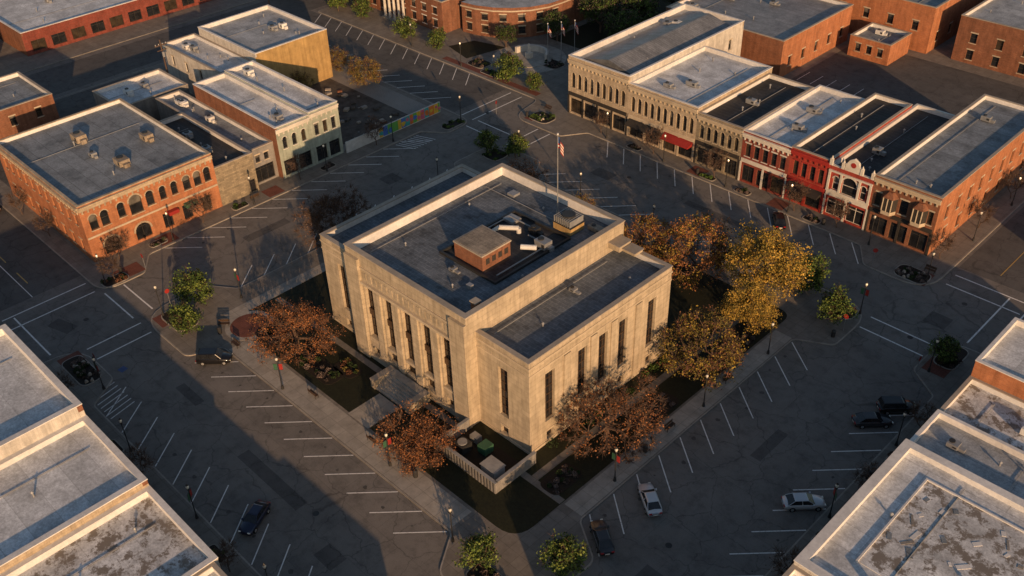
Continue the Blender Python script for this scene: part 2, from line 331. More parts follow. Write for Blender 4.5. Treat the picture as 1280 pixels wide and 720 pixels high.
# ---------------------------------------------------------------- ground
g=MB();g.face([(-3000,-3000,-.06),(3000,-3000,-.06),(3000,3000,-.06),(-3000,3000,-.06)],"far_ground");g.make("ground")
g=MB();g.face([(-260,-220,0),(260,-220,0),(260,300,0),(-260,300,0)],"asphalt");g.make("road")
g=MB();g.face([(-121.9,-32,.004),(-121.9,-46,.004),(-56,-46,.004),(-56,-32,.004)],"asphalt_dark")
g.face([(-121.9,43,.004),(-55,43,.004),(-55,57,.004),(-121.9,57,.004)],"asphalt_dark");g.face([(38.5,58,.004),(49,58,.004),(49,160,.004),(38.5,160,.004)],"asphalt_dark")
g.face([(-136,-200,.008),(-122,-200,.008),(-122,200,.008),(-136,200,.008)],"asphalt_dark");g.make("side_street_asphalt")
g=MB();rr=random.Random(4)
for (x,y,L,W_,dx,dy) in((40,-20,9,2.2,0,1),(38.5,8,6,1.4,0,1),(-46,-6,8,1.8,0,1),(-44,18,3,3,0,1),(0,-36,12,1.6,1,0),(14,-38,3,2.2,1,0),(-20,-35,5,1.3,1,0),(5,46,14,1.5,1,0),(-18,44,4,2.5,1,0),(42,44,3,3,1,0),(-46,-40,4,2,1,.3),(-44,44,5,1.5,1,.2)):
    ux=Vector((dx,dy)).normalized();uy=Vector((-ux.y,ux.x))
    g.face([(x+ux.x*a*L/2+uy.x*b_*W_/2,y+ux.y*a*L/2+uy.y*b_*W_/2,.006) for a,b_ in((-1,-1),(1,-1),(1,1),(-1,1))],"asphalt_patch")
g.make("road_repair_patch")
g=MB()
def blob(x,y,r,z=.0085):
    g.face([(x+r*rr.uniform(.6,1.2)*math.cos(k*.785),y+r*rr.uniform(.6,1.2)*math.sin(k*.785),z) for k in range(8)],"oil_stain")
for i in range(10): blob(-21+i*4.15+rr.uniform(.1,1.2),-29.2+rr.uniform(-.8,.8),rr.uniform(.12,.34));blob(31.8+rr.uniform(-.8,1.2),-14+i*4.1+rr.uniform(-.4,.4)+.6,rr.uniform(.12,.34));blob(46.6+rr.uniform(-1,1),-33+i*6+rr.uniform(-.5,.5),rr.uniform(.12,.3));blob(-24+i*6+rr.uniform(-1,1),-42.4+rr.uniform(-.6,.6),rr.uniform(.12,.34));blob(-25+i*5.3,51,rr.uniform(.12,.34));blob(-51+rr.uniform(-1,1),-20+i*5,rr.uniform(.12,.34));blob(-37.6,-15+i*4,rr.uniform(.12,.3))
g.make("oil_stains")
g=MB()
for x,y in((39,-12),(-45,5),(8,-35.5),(-14,46),(43,50),(-45,-37),(41,38),(-50,47)): g.cyl(x,y,.0,.012,.38,.38,"metal_dark",14)
g.make("manhole_cover")
def pavement(name,pts,top="sidewalk"):
    p=fillet(pts);mb=MB();mb.prism(p,0,.14,"kerb");mb.make(name+"_kerb");i=inset(p,.18);mb=MB()
    mb.face([(x,y,.146) for x,y in i],top);return mb.make(name)
blk=[(-39.8,-31.5,5),(-27,-31.5,1.5),(-25,-27,1),(21,-27,1),(24,-31.5,1.5),(34.7,-31.5,5),(34.7,-19,1.5),(30,-16,1),(30,27,1),(34.7,29.5,1.5),(34.7,39.8,5),(23,39.8,1.5),(20,35.3,1),(-26,35.3,1),(-29,39.8,1.5),(-40,39.8,5),(-40,29,1.5),(-35.4,26,1),(-35.4,-18,1),(-39.8,-21,1.5)]
pavement("courthouse_pavement",blk)
pavement("northwest_pavement",[(-120,-32.5,1),(-49.3,-32.5,5),(-49.3,-25.5,1.5),(-53.5,-22.5,1),(-53.5,33,1),(-49.3,36,1.5),(-49.3,42.5,5),(-120,42.5,1)])
pavement("northeast_pavement",[(-120,57.5,1),(-46.5,57.5,2),(-45,49,4),(-33,49,1.5),(-30,53.5,1),(25,53.5,1),(28,49,1.5),(38,49,5),(38,160,1),(-120,160,1)])
pavement("southeast_pavement",[(48.5,-40,1),(110,-40,1),(110,41,1),(44.3,41,5),(44.3,32,1.5),(48.5,29,1)])
pavement("southwest_pavement",[(-40,-120,1),(48,-120,1),(48,-44.5,1),(-27,-44.5,1),(-30,-40.3,1.5),(-40,-40.3,5)])
pavement("west_pavement",[(-120,-120,1),(-54,-120,1),(-54,-46.5,5),(-120,-46.5,1)])
pavement("east_pavement",[(50,57,5),(140,57,1),(140,160,1),(50,160,1)])
pavement("far_northwest_pavement",[(-220,-60,1),(-138,-60,2),(-138,120,2),(-220,120,1)])
g=MB();L=fillet([(-31,-23,2),(26.9,-23,3),(26.9,31.5,2),(-31,31.5,2)]);g.face([(x,y,.155) for x,y in L],"grass");g.make("lawn")
g=MB()
for a in[(-2.2,1.8,-23.2,-18.2),(-31.5,-29.5,-23,31)]: g.box(a[0],a[1],a[2],a[3],.1,.168,"walk_light",False)
g.box(-29,26.8,-15.9,-15.0,.1,.166,"sidewalk",False);g.box(21.6,22.6,-15,30,.1,.165,"sidewalk",False)
g.box(30-.0-2.8,29.7,-15.5,27,.1,.164,"walk_light",False);g.box(-24,20.5,-26.7,-23.4,.1,.163,"walk_light",False)
g.make("walkway")
g=MB();g.cyl(-26.5,-21.8,.1,.175,3.4,3.4,"walk_light",28);g.cyl(-26.5,-21.8,.1,.182,2.7,2.7,"paver_red",28)
for (a,b_,c,d) in[(-53,-50,-29,-25),(-56.8,-54,-20,-17),(-56.8,-54,0,3),(-38,-35,-30.5,-27.5),(35,37,50,53.5),(-43,-41,50,52),(-8,-5,54,56.8),(8,11,54,56.8),(45,48,33,36),(-39,-36,-44,-41)]: g.box(a,b_,c,d,.1,.16,"paver_red",False)
g.make("brick_paving")
g=MB();g.face([(-100,18.5,.152),(-58,18.5,.152),(-58,41,.152),(-100,41,.152)],"gravel");g.face([(-119,-29,.152),(-89,-29,.152),(-89,12,.152),(-119,12,.152)],"asphalt_dark")
g.face([(-15,86,.152),(36,98,.152),(36,125,.152),(-15,125,.152)],"asphalt_dark");g.face([(-85.9,20,.156),(-60,20,.156),(-60,36,.156),(-85.9,36,.156)],"rubble");g.make("parking_lot")
g=MB()
for i in range(60):
    x,y=rr.uniform(-84,-61),rr.uniform(21,35);s=rr.uniform(.2,.9);g.obox((x,y),(rr.uniform(-1,1),1),s*1.4,s,.15,.15+s*.5,rr.choice(["gravel","concrete_trim","brick_brown","rubble"]))
g.make("rubble_pile")
# ---------------------------------------------------------------- markings
mk=MB()
def line(x0,y0,x1,y1,w=.14,mat="marking",z=.012):
    d=Vector((x1-x0,y1-y0)).normalized();n=Vector((-d.y,d.x))*w/2
    mk.face([(x0+n.x,y0+n.y,z),(x1+n.x,y1+n.y,z),(x1-n.x,y1-n.y,z),(x0-n.x,y0-n.y,z)],mat)
for i in range(11): x=-21+i*4.15;line(x,-27.1,x-4.1,-31.3)
for i in range(11): y=-14.6+i*4.1;line(30.1,y,34.6,y-3.6)
for i in range(15): y=-33+i*4.1;line(48.4,y,44.3,y-4.2)
for i in range(16): x=-24+i*4.1;line(x,-44.4,x-3.4,-40)
for i in range(14): x=-25+i*3.75;line(x,53.4,x+3.6,48.9)
for i in range(12): x=-27+i*3.9;line(x,35.4,x+4.1,39.6)
for i in range(13): y=-20+i*4.0;line(-53.4,y,-49.2,y+4.2)
for i in range(11): y=-17.5+i*4.0;line(-35.5,y,-39.2,y+4.3)
for i in range(14): x=-118+i*4;line(x,57.3,x+3.6,52.8)
for i in range(14): x=-116+i*4;line(x,42.7,x+3.6,47)
for i in range(7): line(-28.6+i*.9,-44.3+.1,-29.6+i*.9+.2,-40.6)
for i in range(8): line(-49.2,31+i*.7-3,-53,29.6+i*.7-3)
def cross(a,b_,fix,ax):
    for d in(0,3):
        if ax=='x': line(a,fix+d,b_,fix+d,.22)
        else: line(fix+d,a,fix+d,b_,.22)
cross(-40,-32,-38.5,'y');cross(-49,-40.3,-32.2,'x');cross(-45.5,-33,-53.5,'y') ;cross(-53,-41,-47,'x')
cross(40.2,48.6,-38,'y');cross(-49,-40.4,40.5,'x');cross(43,56.5,-53,'y')
cross(35,44,35.5,'x');cross(39,49.5,52.8,'x');cross(42,55.5,47,'y')
cross(35,48,-29,'x')
for x in range(-120,-56,8): line(x,-39,x+4,-39,.15,"marking_yellow",.016)
line(-120,-40.0,-56,-40.0,.12,"marking",.016)
line(43.8,60,43.8,150,.12,"marking_yellow",.016)
for i in range(10): line(-14+i*3,99,-14+i*3,104,.12,"marking",.158)
mk.obox((-31,-38.6),(1,.2),1,1,.009,.014,"blue_paint")
mk.make("parking_stall_markings")
# ---------------------------------------------------------------- courthouse
e=empty("courthouse",(0,0,0));W,G,T,R=MB(),MB(),MB(),MB()
LS="limestone";zc,zw=16.8,14.1;X0,X1,Y0,Y1=-11.4,10.8,-14.2,13.6;WX0,WX1,WY0,WY1=-19.2,19.2,-12.7,12.9
RP=1.25
ops=[(11.2+c-.85,11.2+c+.85,4.0,12.2,False,"tall") for c in(-7.2,-3.6,0,3.6,7.2)]
ops+=[(11.2+c-.6,11.2+c+.6,.9,2.4,False,"sash") for c in(-7.2,7.2)]+[(11.2-1,11.2+1,1.7,4.0-.6,False,"shop")]+[(11.2+c-.8,11.2+c+.8,1.7,4.0-.6,False,"shop") for c in(-3.6,3.6)]
facade(W,G,T,(X0,Y0,0),(1,0,0),X1-X0,zc-RP,(0,-1,0),ops,LS,dep=.55,trim="cream_trim",frame="bronze")
for XX in(X1,X0):
    W.face([(XX,Y0,0),(XX,WY0,0),(XX,WY0,zc-RP),(XX,Y0,zc-RP)],LS);W.face([(XX,WY0,zw-1),(XX,WY1,zw-1),(XX,WY1,zc-RP),(XX,WY0,zc-RP)],LS);W.face([(XX,WY1,0),(XX,Y1,0),(XX,Y1,zc-RP),(XX,WY1,zc-RP)],LS)
facade(W,G,T,(X1,Y1,0),(-1,0,0),X1-X0,zc-RP,(0,1,0),ops[:5],LS,dep=.4,frame="bronze")
for sx in(1,-1):
    a,b_=(X1,WX1) if sx>0 else (WX0,X0)
    tw=[((b_-a)/2-.75,(b_-a)/2+.75,3.6,11.0,False,"tall"),((b_-a)/2-.6,(b_-a)/2+.6,.7,2.0,False,"sash")]
    facade(W,G,T,(a,WY0,0),(1,0,0),b_-a,zw-.8,(0,-1,0),tw,LS,dep=.45,frame="bronze")
    facade(W,G,T,(b_,WY1,0),(-1,0,0),b_-a,zw-.8,(0,1,0),tw,LS,dep=.45,frame="bronze")
    sw=[(12.7+c-.8,12.7+c+.8,3.6,11.0,False,"tall") for c in(-9.3,-3.7,0,3.7,9.3)]+[(12.7+c-.6,12.7+c+.6,.7,2.0,False,"sash") for c in(-9.3,-3.7,0,3.7,9.3)]
    if sx>0: facade(W,G,T,(WX1,WY0,0),(0,1,0),WY1-WY0,zw-.8,(1,0,0),sw,LS,dep=.45,frame="bronze")
    else: facade(W,G,T,(WX0,WY1,0),(0,-1,0),WY1-WY0,zw-.8,(-1,0,0),sw,LS,dep=.45,frame="bronze")
    xa=WX1-.5 if sx>0 else WX0;W.box(xa,xa+.5,WY0,WY1,zw-.8,zw,LS,False)
    c0,c1=(X1,WX1-.5) if sx>0 else (WX0+.5,X0)
    W.box(c0,c1,WY0,WY0+.5,zw-.8,zw,LS,False);W.box(c0,c1,WY1-.5,WY1,zw-.8,zw,LS,False)
    R.face([(c0,WY0+.5,zw-.8),(c1,WY0+.5,zw-.8),(c1,WY1-.5,zw-.8),(c0,WY1-.5,zw-.8)],"roof_court")
    T.box(xa-.07,xa+.57,WY0-.07,WY1+.07,zw,zw+.13,"concrete_trim")
    T.box(c0 if sx>0 else c0+.07,c1-.07 if sx>0 else c1,WY0-.07,WY0+.57,zw,zw+.13,"concrete_trim");T.box(c0 if sx>0 else c0+.07,c1-.07 if sx>0 else c1,WY1-.57,WY1+.07,zw,zw+.13,"concrete_trim")
    xi=WX1-.52 if sx>0 else WX0+.5;R.box(xi,xi+.02,WY0+.52,WY1-.52,zw-.79,zw-.05,"white_membrane_edge")
    R.box(c0+.02,c1-.02,WY1-.52,WY1-.5,zw-.79,zw-.05,"white_membrane_edge");R.box(c0+.02,c1-.02,WY0+.5,WY0+.52,zw-.79,zw-.05,"white_membrane_edge")
    for z0,z1,d in((0,.5,.12),(12.0,12.25,.07),(zw-.95,zw-.7,.1)):
        if sx>0: T.box(WX1+.002,WX1+d,WY0-d,WY1+d,z0,z1,"cream_trim")
        else: T.box(WX0-d,WX0-.002,WY0-d,WY1+d,z0,z1,"cream_trim")
        T.box(a+(.0 if sx<0 else .01),b_-.0,WY0-d,WY0-.002,z0,z1,"cream_trim")
    for yy in(-6.5,-1.85,1.85,6.5):
        x_=WX1 if sx>0 else WX0;T.box(min(x_+sx*.002,x_+sx*.2),max(x_+sx*.002,x_+sx*.2),yy-.55,yy+.55,.5,11.99,LS)
W.box(10.81,12.6,10.6,12.85,zw+.131,zw+.9,LS);T.box(10.81,12.7,10.5,12.95,zw+.9,zw+1.02,"concrete_trim");W.box(12.61,14.6,11.2,12.85,zw+.131,zw+.5,LS);T.box(12.71,14.7,11.1,12.95,zw+.5,zw+.62,"concrete_trim")
pt=.6
for a in((X0,X1,Y0,Y0+pt),(X0,X1,Y1-pt,Y1),(X0,X0+pt,Y0+pt,Y1-pt),(X1-pt,X1,Y0+pt,Y1-pt)): W.box(*a,zc-RP,zc,LS,False)
for a in((X0-.1,X1+.1,Y0-.1,Y0+pt+.06),(X0-.1,X1+.1,Y1-pt-.06,Y1+.1),(X0-.1,X0+pt+.06,Y0+pt+.06,Y1-pt-.06),(X1-pt-.06,X1+.1,Y0+pt+.06,Y1-pt-.06)): T.box(*a,zc,zc+.14,"concrete_trim")
q=pt+.03
for a in((X0+pt,X1-pt,Y0+pt,Y0+q),(X0+pt,X1-pt,Y1-q,Y1-pt),(X0+pt,X0+q,Y0+q,Y1-q),(X1-q,X1-pt,Y0+q,Y1-q)): R.box(*a,zc-RP+.003,zc-.02,"white_membrane_edge",False)
R.face([(X0+pt,Y0+pt,zc-RP),(X1-pt,Y0+pt,zc-RP),(X1-pt,Y1-pt,zc-RP),(X0+pt,Y1-pt,zc-RP)],"roof_court")
for c in(-5.4,-1.8,1.8,5.4): T.box(-.2+c-.62,-.2+c+.62,Y0-.28,Y0-.002,1.4,12.35,LS)
for c in(-9.9,9.6): T.box(c-1.3,c+1.3,Y0-.45,Y0-.002,.0,15.9,LS)
T.box(X0+2.8,X1-2.5,Y0-.34,Y0-.002,12.352,12.7,"cream_trim");T.box(X0+2.8,X1-2.5,Y0-.15,Y0-.003,14.6,14.85,"cream_trim");T.box(X0+2.8,X1-2.5,Y0-.2,Y0-.003,0,1.0,"cream_trim")
for i in range(16):
    x=X0+3.3+i*1.02;T.box(x,x+.55,Y0-.06,Y0-.003,13.1,14.1,"limestone")
for c in(-7.2,-3.6,0,3.6,7.2):
    T.box(-.2+c-.85,-.2+c+.85,Y0+.30,Y0+.42,7.4,8.4,"bronze");T.box(-.2+c-.85,-.2+c+.85,Y0-.12,Y0-.001,3.72,3.98,"cream_trim")
for i in range(7): T.box(-3.2,2.8,-18.0+i*.38,-18.0+(i+1)*.38 if i<6 else Y0-.46,0,.15+(i+1)*.2,"walk_light")
for x in(-4.0,2.8): T.box(x+.001,x+.799,-18.1,-14.7,0,1.5,"limestone");T.box(x-.05,x+.85,-18.15,-14.66,1.5,1.6,"concrete_trim")
zr=zc-RP
for a in((-2.6,7.4,-6.2,-5.9),(-2.6,-2.3,-5.9,7.2),(7.1,7.4,-5.9,7.2),(-2.3,7.1,6.9,7.2)): R.box(*a,zr+.004,zr+.35,"metal_dark")
R.box(-2.3,7.1,-5.9,6.9,zr+.004,zr+.03,"roof_black")
P_=MB();P_.box(-.7,4.3,-5.3,-.5,zr,zr+2.1,"brick_brown");P_.box(-.8,4.4,-5.4,-.4,zr+2.1,zr+2.3,"concrete_trim");P_.box(-.6,4.2,-5.2,-.6,zr+2.3,zr+2.34,"roof_tan")
for i in range(4): P_.box(4.3,4.34,-4.7+i*1.05,-4.1+i*1.05,zr+.7,zr+1.5,"dark_trim")
child(e,P_,"penthouse")
K=MB()
K.box(4.0,7.0,7.6,10.2,zr+.15,zr+1.15,"stucco_tan");K.box(3.9,7.1,7.5,10.3,zr+1.15,zr+1.24,"metal_dark")
for i in range(9): K.box(4.1+i*.33,4.2+i*.33,7.6,10.2,zr+1.24,zr+2.1,"metal_grey")
K.cyl(5.5,8.9,zr+2.1,zr+2.3,.9,.9,"metal_dark",14)
for a,b_,r in(((-.5,2.2,zr+.8),(1.5,3.8,zr+.8),.32),((1.5,3.8,zr+.8),(1.5,3.8,zr+.0),.32),((4.6,1.0,zr+.7),(6.2,2.2,zr+.7),.34),((-.5,2.2,zr+.8),(-.9,.2,zr+.3),.28),((-2,5.5,zr+.4),(4,5.5,zr+.4),.1),((-2.0,-4,zr+.3),(-2.0,6,zr+.3),.09),((6.4,-5,zr+.3),(6.4,4,zr+.3),.1),((6.4,4,zr+.3),(3,4,zr+.3),.1),((-9,-12,zr+.15),(-9,11,zr+.15),.05),((-10,9,zr+.15),(3,9,zr+.15),.05)): K.tube(a,b_,r,r,"metal_white" if r>.2 else "metal_grey",10)
hvac(K,6.0,3.6,zr,1.8,1.4,1.1,"metal_grey");hvac(K,1.5,-7.6,zr,.8,.8,.5)
hvac(K,3.0,5.2,zr,1.2,1.1,.9,"metal_dark");hvac(K,8.4,10.9,zr,2.0,1.0,.7,"roof_tan");K.box(-2.2,-.4,4.6,6.2,zr+.03,zr+.4,"metal_grey");K.box(5.2,5.9,-8.9,-8.3,zr,zr+.5,"metal_grey");K.box(-6.4,-5.2,9.6,10.8,zr,zr+.35,"metal_grey")
for p_ in((-7,-8),(-8,4),(4,-10),(8.8,-3),(-1.2,1),(0,10)): vent(K,*p_,zr,.4,.09)
K.box(8.7,9.5,-11.4,-10.6,zr,zr+1.1,"brick_orange");K.box(8.6,9.6,-11.5,-10.5,zr+1.1,zr+1.25,"concrete_trim")
vent(K,15,-6,zw-.8,.4,.1);vent(K,16.5,8,zw-.8,.3,.1);hvac(K,13.0,1.5,zw-.8,.8,.8,.5);vent(K,-15,-3,zw-.8,.4,.1);vent(K,-14.5,7,zw-.8,.4,.1);K.tube((12,-11,zw-.65),(12,9,zw-.65),.05,.05,"metal_grey",5)
child(e,K,"rooftop_equipment")
for mb,n in((W,"walls"),(G,"windows"),(T,"trim"),(R,"roof")): child(e,mb,n)
def flagpole(x,y,z,h,name="flagpole",col=("red_paint","white_trim","blue_paint")):
    e=empty(name,(x,y,z));mb=MB();mb.cyl(0,0,0,h,.09,.045,"metal_grey",8);mb.cyl(0,0,h,h+.2,.12,.12,"metal_white",8);mb.cyl(0,0,0,.3,.25,.2,"concrete_trim",10);mb.make("pole",e)
    f=MB();n=8;hh=1.3
    for j in range(7):
        za,zb=h-.3-hh*j/7*1.2,h-.3-hh*(j+1)/7*1.2
        for i in range(n):
            u0,u1=i/n*1.1,(i+1)/n*1.1
            w=lambda u:(.07+u*.75,.12*math.sin(u*7),-u*u*.9)
            a,b_=w(u0),w(u1)
            mt=col[2] if (j<4 and i<4) else (col[0] if j%2==0 else col[1])
            f.face([(a[0],a[1],za+a[2]),(b_[0],b_[1],za+b_[2]),(b_[0],b_[1],zb+b_[2]),(a[0],a[1],zb+a[2])],mt)
    f.make("flag",e)
flagpole(1.8,10.8,zr,11.5)
e=empty("utility_enclosure",(15.5,-16.6,0));mb=MB()
for a in((10.6,20.6,-19.8,-19.5),(10.6,10.9,-19.5,-14.7),(20.3,20.6,-19.5,-13.2)): mb.box(*a,0,1.8,"paint_grey");mb.box(a[0]-.05,a[1]+.05,a[2]-.05,a[3]+.05,1.8,1.9,"metal_grey")
for i in range(20): mb.box(10.75+i*.5,10.83+i*.5,-19.86,-19.8,.1,1.75,"metal_dark")
mb.box(10.9,20.3,-19.5,-14.5,.1,.2,"mulch");mb.box(17,19.2,-18.6,-16.9,.2,1.5,"metal_white");mb.box(16.9,19.3,-18.7,-16.8,1.5,1.6,"metal_grey")
mb.box(12,13.6,-18.4,-16.8,.2,1.4,"metal_dark");mb.cyl(12.8,-17.6,1.4,1.55,.6,.6,"metal_grey",12);mb.box(14.3,15.6,-16.6,-15.2,.2,1.3,"green_paint");mb.box(12.2,13.4,-15.9,-15.0,.2,1.0,"metal_grey")
child(e,mb,"walls_and_units")
# ---------------------------------------------------------------- NE row
def shopfront(e,x0,x1,y,awn=None,sign="cream_trim",z=3.9):
    mb=MB();mb.box(x0+.2,x1-.2,y-.14,y-.003,z,z+.7,sign)
    if awn:
        mb.hexa([(x0+.5,y-1.5,z-.9),(x1-.5,y-1.5,z-.9),(x1-.5,y-.01,z-.9),(x0+.5,y-.01,z-.9)],[(x0+.5,y-1.5,z-.75),(x1-.5,y-1.5,z-.75),(x1-.5,y-.01,z-.1),(x0+.5,y-.01,z-.1)],awn)
    n=max(2,int((x1-x0)/3.5))
    for i in range(n+1):
        xx=x0+.15+(x1-x0-.3)*i/n;mb.box(xx-.18,xx+.18,y-.1,y-.004,0,z-.001,sign)
    child(e,mb,"shopfront_trim")
YF=57.5
def shop(w,n=None):
    n=n or max(2,int(w/3.5));return row(n,w,(w-.6)/n-.55,.5,3.4,st="shop",m0=.3)
B=building("cream_stone_commercial_building",-38.5,-24,YF,93,11.6,{'-y':row(9,14.5,.85,5.6,8.6,True,m0=.5)+shop(14.5,4),'+x':row(5,35.5,1,7,9)},"stone_cream",{'+x':"paint_white"},"roof_lightgrey",cornice=('-y',),units=2,cap="white_membrane_edge",par=1.0,trim="cream_trim")
shopfront(B,-38.5,-24,YF,None,"dark_trim")
mb=MB();mb.hexa([(-37,60,10.62),(-25,60,10.62),(-25,91,10.62),(-37,91,10.62)],[(-31.2,60,12),(-30.8,60,12),(-30.8,91,12),(-31.2,91,12)],"roof_metal");child(B,mb,"gable_roof")
B=building("cream_arcade_commercial_building",-24,-9,YF,80,10.4,{'-y':row(10,15,.8,5.3,8.2,True,m0=.4)+shop(15,4)},"stone_cream",{},"roof_white",cornice=('-y',),units=2,cap="white_membrane_edge")
shopfront(B,-24,-16,YF,"dark_trim","cream_trim");shopfront(B,-16,-9,YF,"red_paint","cream_trim")
B=building("grey_stone_shop_building",-9,.2,YF,79,9.6,{'-y':row(6,9.2,.8,5.2,7.7,True,m0=.4)+shop(9.2,3)},"stone_beige",{},"roof_black",cornice=('-y',),units=1,trim="cream_trim")
shopfront(B,-9,.2,YF,None,"dark_trim")
B=building("red_brick_shop_building",.2,9.2,YF,81,9.4,{'-y':row(5,9,1,5.1,7.4,m0=.4)+shop(9,3)},"brick_red",{},"roof_white",cornice=('-y',),units=2,trim="white_trim",inner="white_membrane_edge",cap="white_membrane_edge")
shopfront(B,.2,9.2,YF,None,"white_trim")
B=building("bright_red_shop_building",9.2,16,YF,84,9.6,{'-y':row(4,6.8,.9,5.1,7.6,m0=.4)+shop(6.8,2)},"brick_bright",{},"roof_black",cornice=('-y',),units=0,trim="red_paint")
shopfront(B,9.2,16,YF,"dark_trim","red_paint")
B=building("ornate_victorian_shop_building",16,23.5,YF,86,9.0,{'-y':[(.9,1.9,5.0,7.4,True,"sash"),(2.5,5.0,4.8,7.9,True,"sash"),(5.6,6.6,5.0,7.4,True,"sash")]+shop(7.5,2)},"brick_bright",{},"roof_black",units=1,trim="white_trim",frame="white_trim",cap="white_trim")
shopfront(B,16,23.5,YF,None,"white_trim")
mb=MB()
for z in(4.62,8.05): mb.box(16.1,23.4,YF-.25,YF-.004,z,z+.28,"white_trim")
for x in(16.1,18.1,21.2,23.0): mb.box(x-.0,x+.35,YF-.2,YF-.005,4.9,8.05,"white_trim");mb.box(x-.05,x+.4,YF-.3,YF+.1,9.12,10.2,"white_trim");mb.cyl(x+.17,YF-.1,10.2,10.7,.2,.02,"white_trim",8)
pts=[(18.6,9.1),(21.1,9.1),(21.1,10.2),(20.9,10.3),(20.7,10.9),(19.9,11.4),(19.1,10.9),(18.8,10.3),(18.6,10.2)]
mb.hexa([(x,YF-.22,z) for x,z in pts],[(x,YF+.15,z) for x,z in pts],"white_trim");mb.hexa([(19.9+.45*math.cos(k*.785),YF-.26,10.3+.45*math.sin(k*.785)) for k in range(8)],[(19.9+.45*math.cos(k*.785),YF-.221,10.3+.45*math.sin(k*.785)) for k in range(8)],"red_paint")
child(B,mb,"pediment")
B=building("brick_corner_building",23.5,33.8,YF,95,10.0,{'-y':[(4.5,5.8,5.2,7.6,False,"sash")]+[(.6,1.5,5.2,7.4,False,"sash"),(8.9,9.7,5.2,7.4,False,"sash")]+shop(10.3,3),'+x':row(9,37.5,1.0,5.2,7.4,m0=1.5)+row(7,37.5,1.1,1.2,3.3,m0=2)},"brick_brown",{'+x':"brick_orange"},"roof_grey",cornice=('-y',),units=1,trim="cream_trim",cap="concrete_trim")  # southeast side wall in orange brick: warm sunlight put into its colour
shopfront(B,23.5,33.8,YF,None,"dark_trim")
mb=MB()
for cx in(26.5,31.2):
    hx=[(cx-1.15,YF-.003),(cx-.7,YF-1.0),(cx+.7,YF-1.0),(cx+1.15,YF-.003)]
    mb.prism(hx,4.7,5.3,"cream_trim");mb.prism(hx,5.3,7.5,"dark_trim","cream_trim");mb.hexa([(cx-1.25,YF-.004,7.5),(cx-.8,YF-1.1,7.5),(cx+.8,YF-1.1,7.5),(cx+1.25,YF-.004,7.5)],[(cx-.5,YF-.004,8.3),(cx-.3,YF-.4,8.3),(cx+.3,YF-.4,8.3),(cx+.5,YF-.004,8.3)],"brick_brown")
    for (x,y) in hx[1:3]+[(cx,YF-1.01)]: mb.cyl(x,y,5.3,7.5,.09,.09,"cream_trim",6)
    mb.hexa([(cx-.7,YF-.7,4.2),(cx+.7,YF-.7,4.2),(cx+.7,YF-.2,4.2),(cx-.7,YF-.2,4.2)],[(cx-1,YF-.95,4.7),(cx+1,YF-.95,4.7),(cx+1,YF-.01,4.7),(cx-1,YF-.01,4.7)],"brick_brown")
child(B,mb,"oriel_bays")
building("metal_roof_warehouse",-46,-17,97,124,8,{'+x':row(5,27,1.2,2,4)},"brick_brown",{'+x':"brick_orange"},"roof_metal",units=3)  # orange on the southeast wall paints low sun onto brown brick
building("orange_brick_warehouse",-36,-1,128,160,10,{'+x':row(5,32,1.2,2,4,),'-y':row(6,35,1.4,4.5,6.5)},"brick_orange",{},"roof_grey",units=2)
building("red_brick_warehouse",4,48,129,165,9.5,{'-y':row(8,44,1.4,4.5,6.5)+row(8,44,1.4,1,3)},"brick_brown",{},"roof_lightgrey",units=2)
building("brick_annex",-13,-4,117,126,4.5,{'-y':row(3,9,1.2,1.5,3.2)},"brick_orange",{},"roof_grey",units=1)
# ---------------------------------------------------------------- NW row
XF=-57.5
B=building("orange_brick_corner_building",-88,XF,-29.5,-7,10,{'+x':[(c-w/2,c+w/2,z0,z1,True,"sash") for c,w,z0,z1 in((1.7,1.3,5.4,8),(3.5,1.3,5.4,8),(6.2,1.2,5.6,8.1),(8.6,2.1,5.2,8.4),(11.0,1.3,5.6,8.1),(13.2,1.1,5.7,8),(15.2,1.1,5.7,8),(17.4,1.3,5.6,8.1),(19.3,1.3,5.6,8.1),(21.1,1.2,5.6,8.1))]+row(4,22.5,2.6,.6,3.3,True,"shop",m0=.8)[:2]+row(6,22.5,1.6,.6,3.2,False,"shop",m0=.8)[3:],
 '-y':row(11,30.5,.9,6,7.9,m0=1)+row(9,30.5,1.0,1.2,3.2,m0=1.4)},"brick_orange",{},"roof_grey",cornice=('+x','-y'),units=0,trim="stone_cream",par=.6,cap="stone_cream")
mb=MB();hvac(mb,-79,-19,9.4,2.4,1.8,1.3,"roof_tan");hvac(mb,-66,-18,9.4,2.2,1.8,1.1,"roof_tan");hvac(mb,-71,-11,9.4,2.0,1.6,1.1,"roof_tan");hvac(mb,-72,-20,9.4,1.2,1,.8)
mb.box(XF+.003,XF+.12,-29.4,-7.1,4.2,4.5,"cream_trim");mb.box(XF+.004,XF+1.0,-13.5,-11.5,3.0,3.6,"green_paint");mb.box(XF+.004,XF+.9,-16.5,-14.8,2.9,3.5,"red_paint");child(B,mb,"rooftop_units_and_awnings")
B=building("beige_stone_building",-80,XF,-7,.2,7.2,{'+x':[(5.6,6.8,.3,2.6,False,"shop")]},"stone_beige",{},"roof_black",units=2)
B=building("small_dark_shop_building",-90,-59,.2,5.2,6.8,{'+x':shop(5,1)+row(2,5,.9,4.3,5.6)},"paint_grey",{},"roof_grey",units=3)
B=building("pale_green_shop_building",-84,XF,5.2,12,9.8,{'+x':row(3,6.8,.9,5.6,7.8,True,m0=.5)+shop(6.8,2),'-y':[]},"paint_green",{'-y':"brick_brown"},"roof_white",cornice=('+x',),units=1,trim="white_trim",cap="white_membrane_edge")
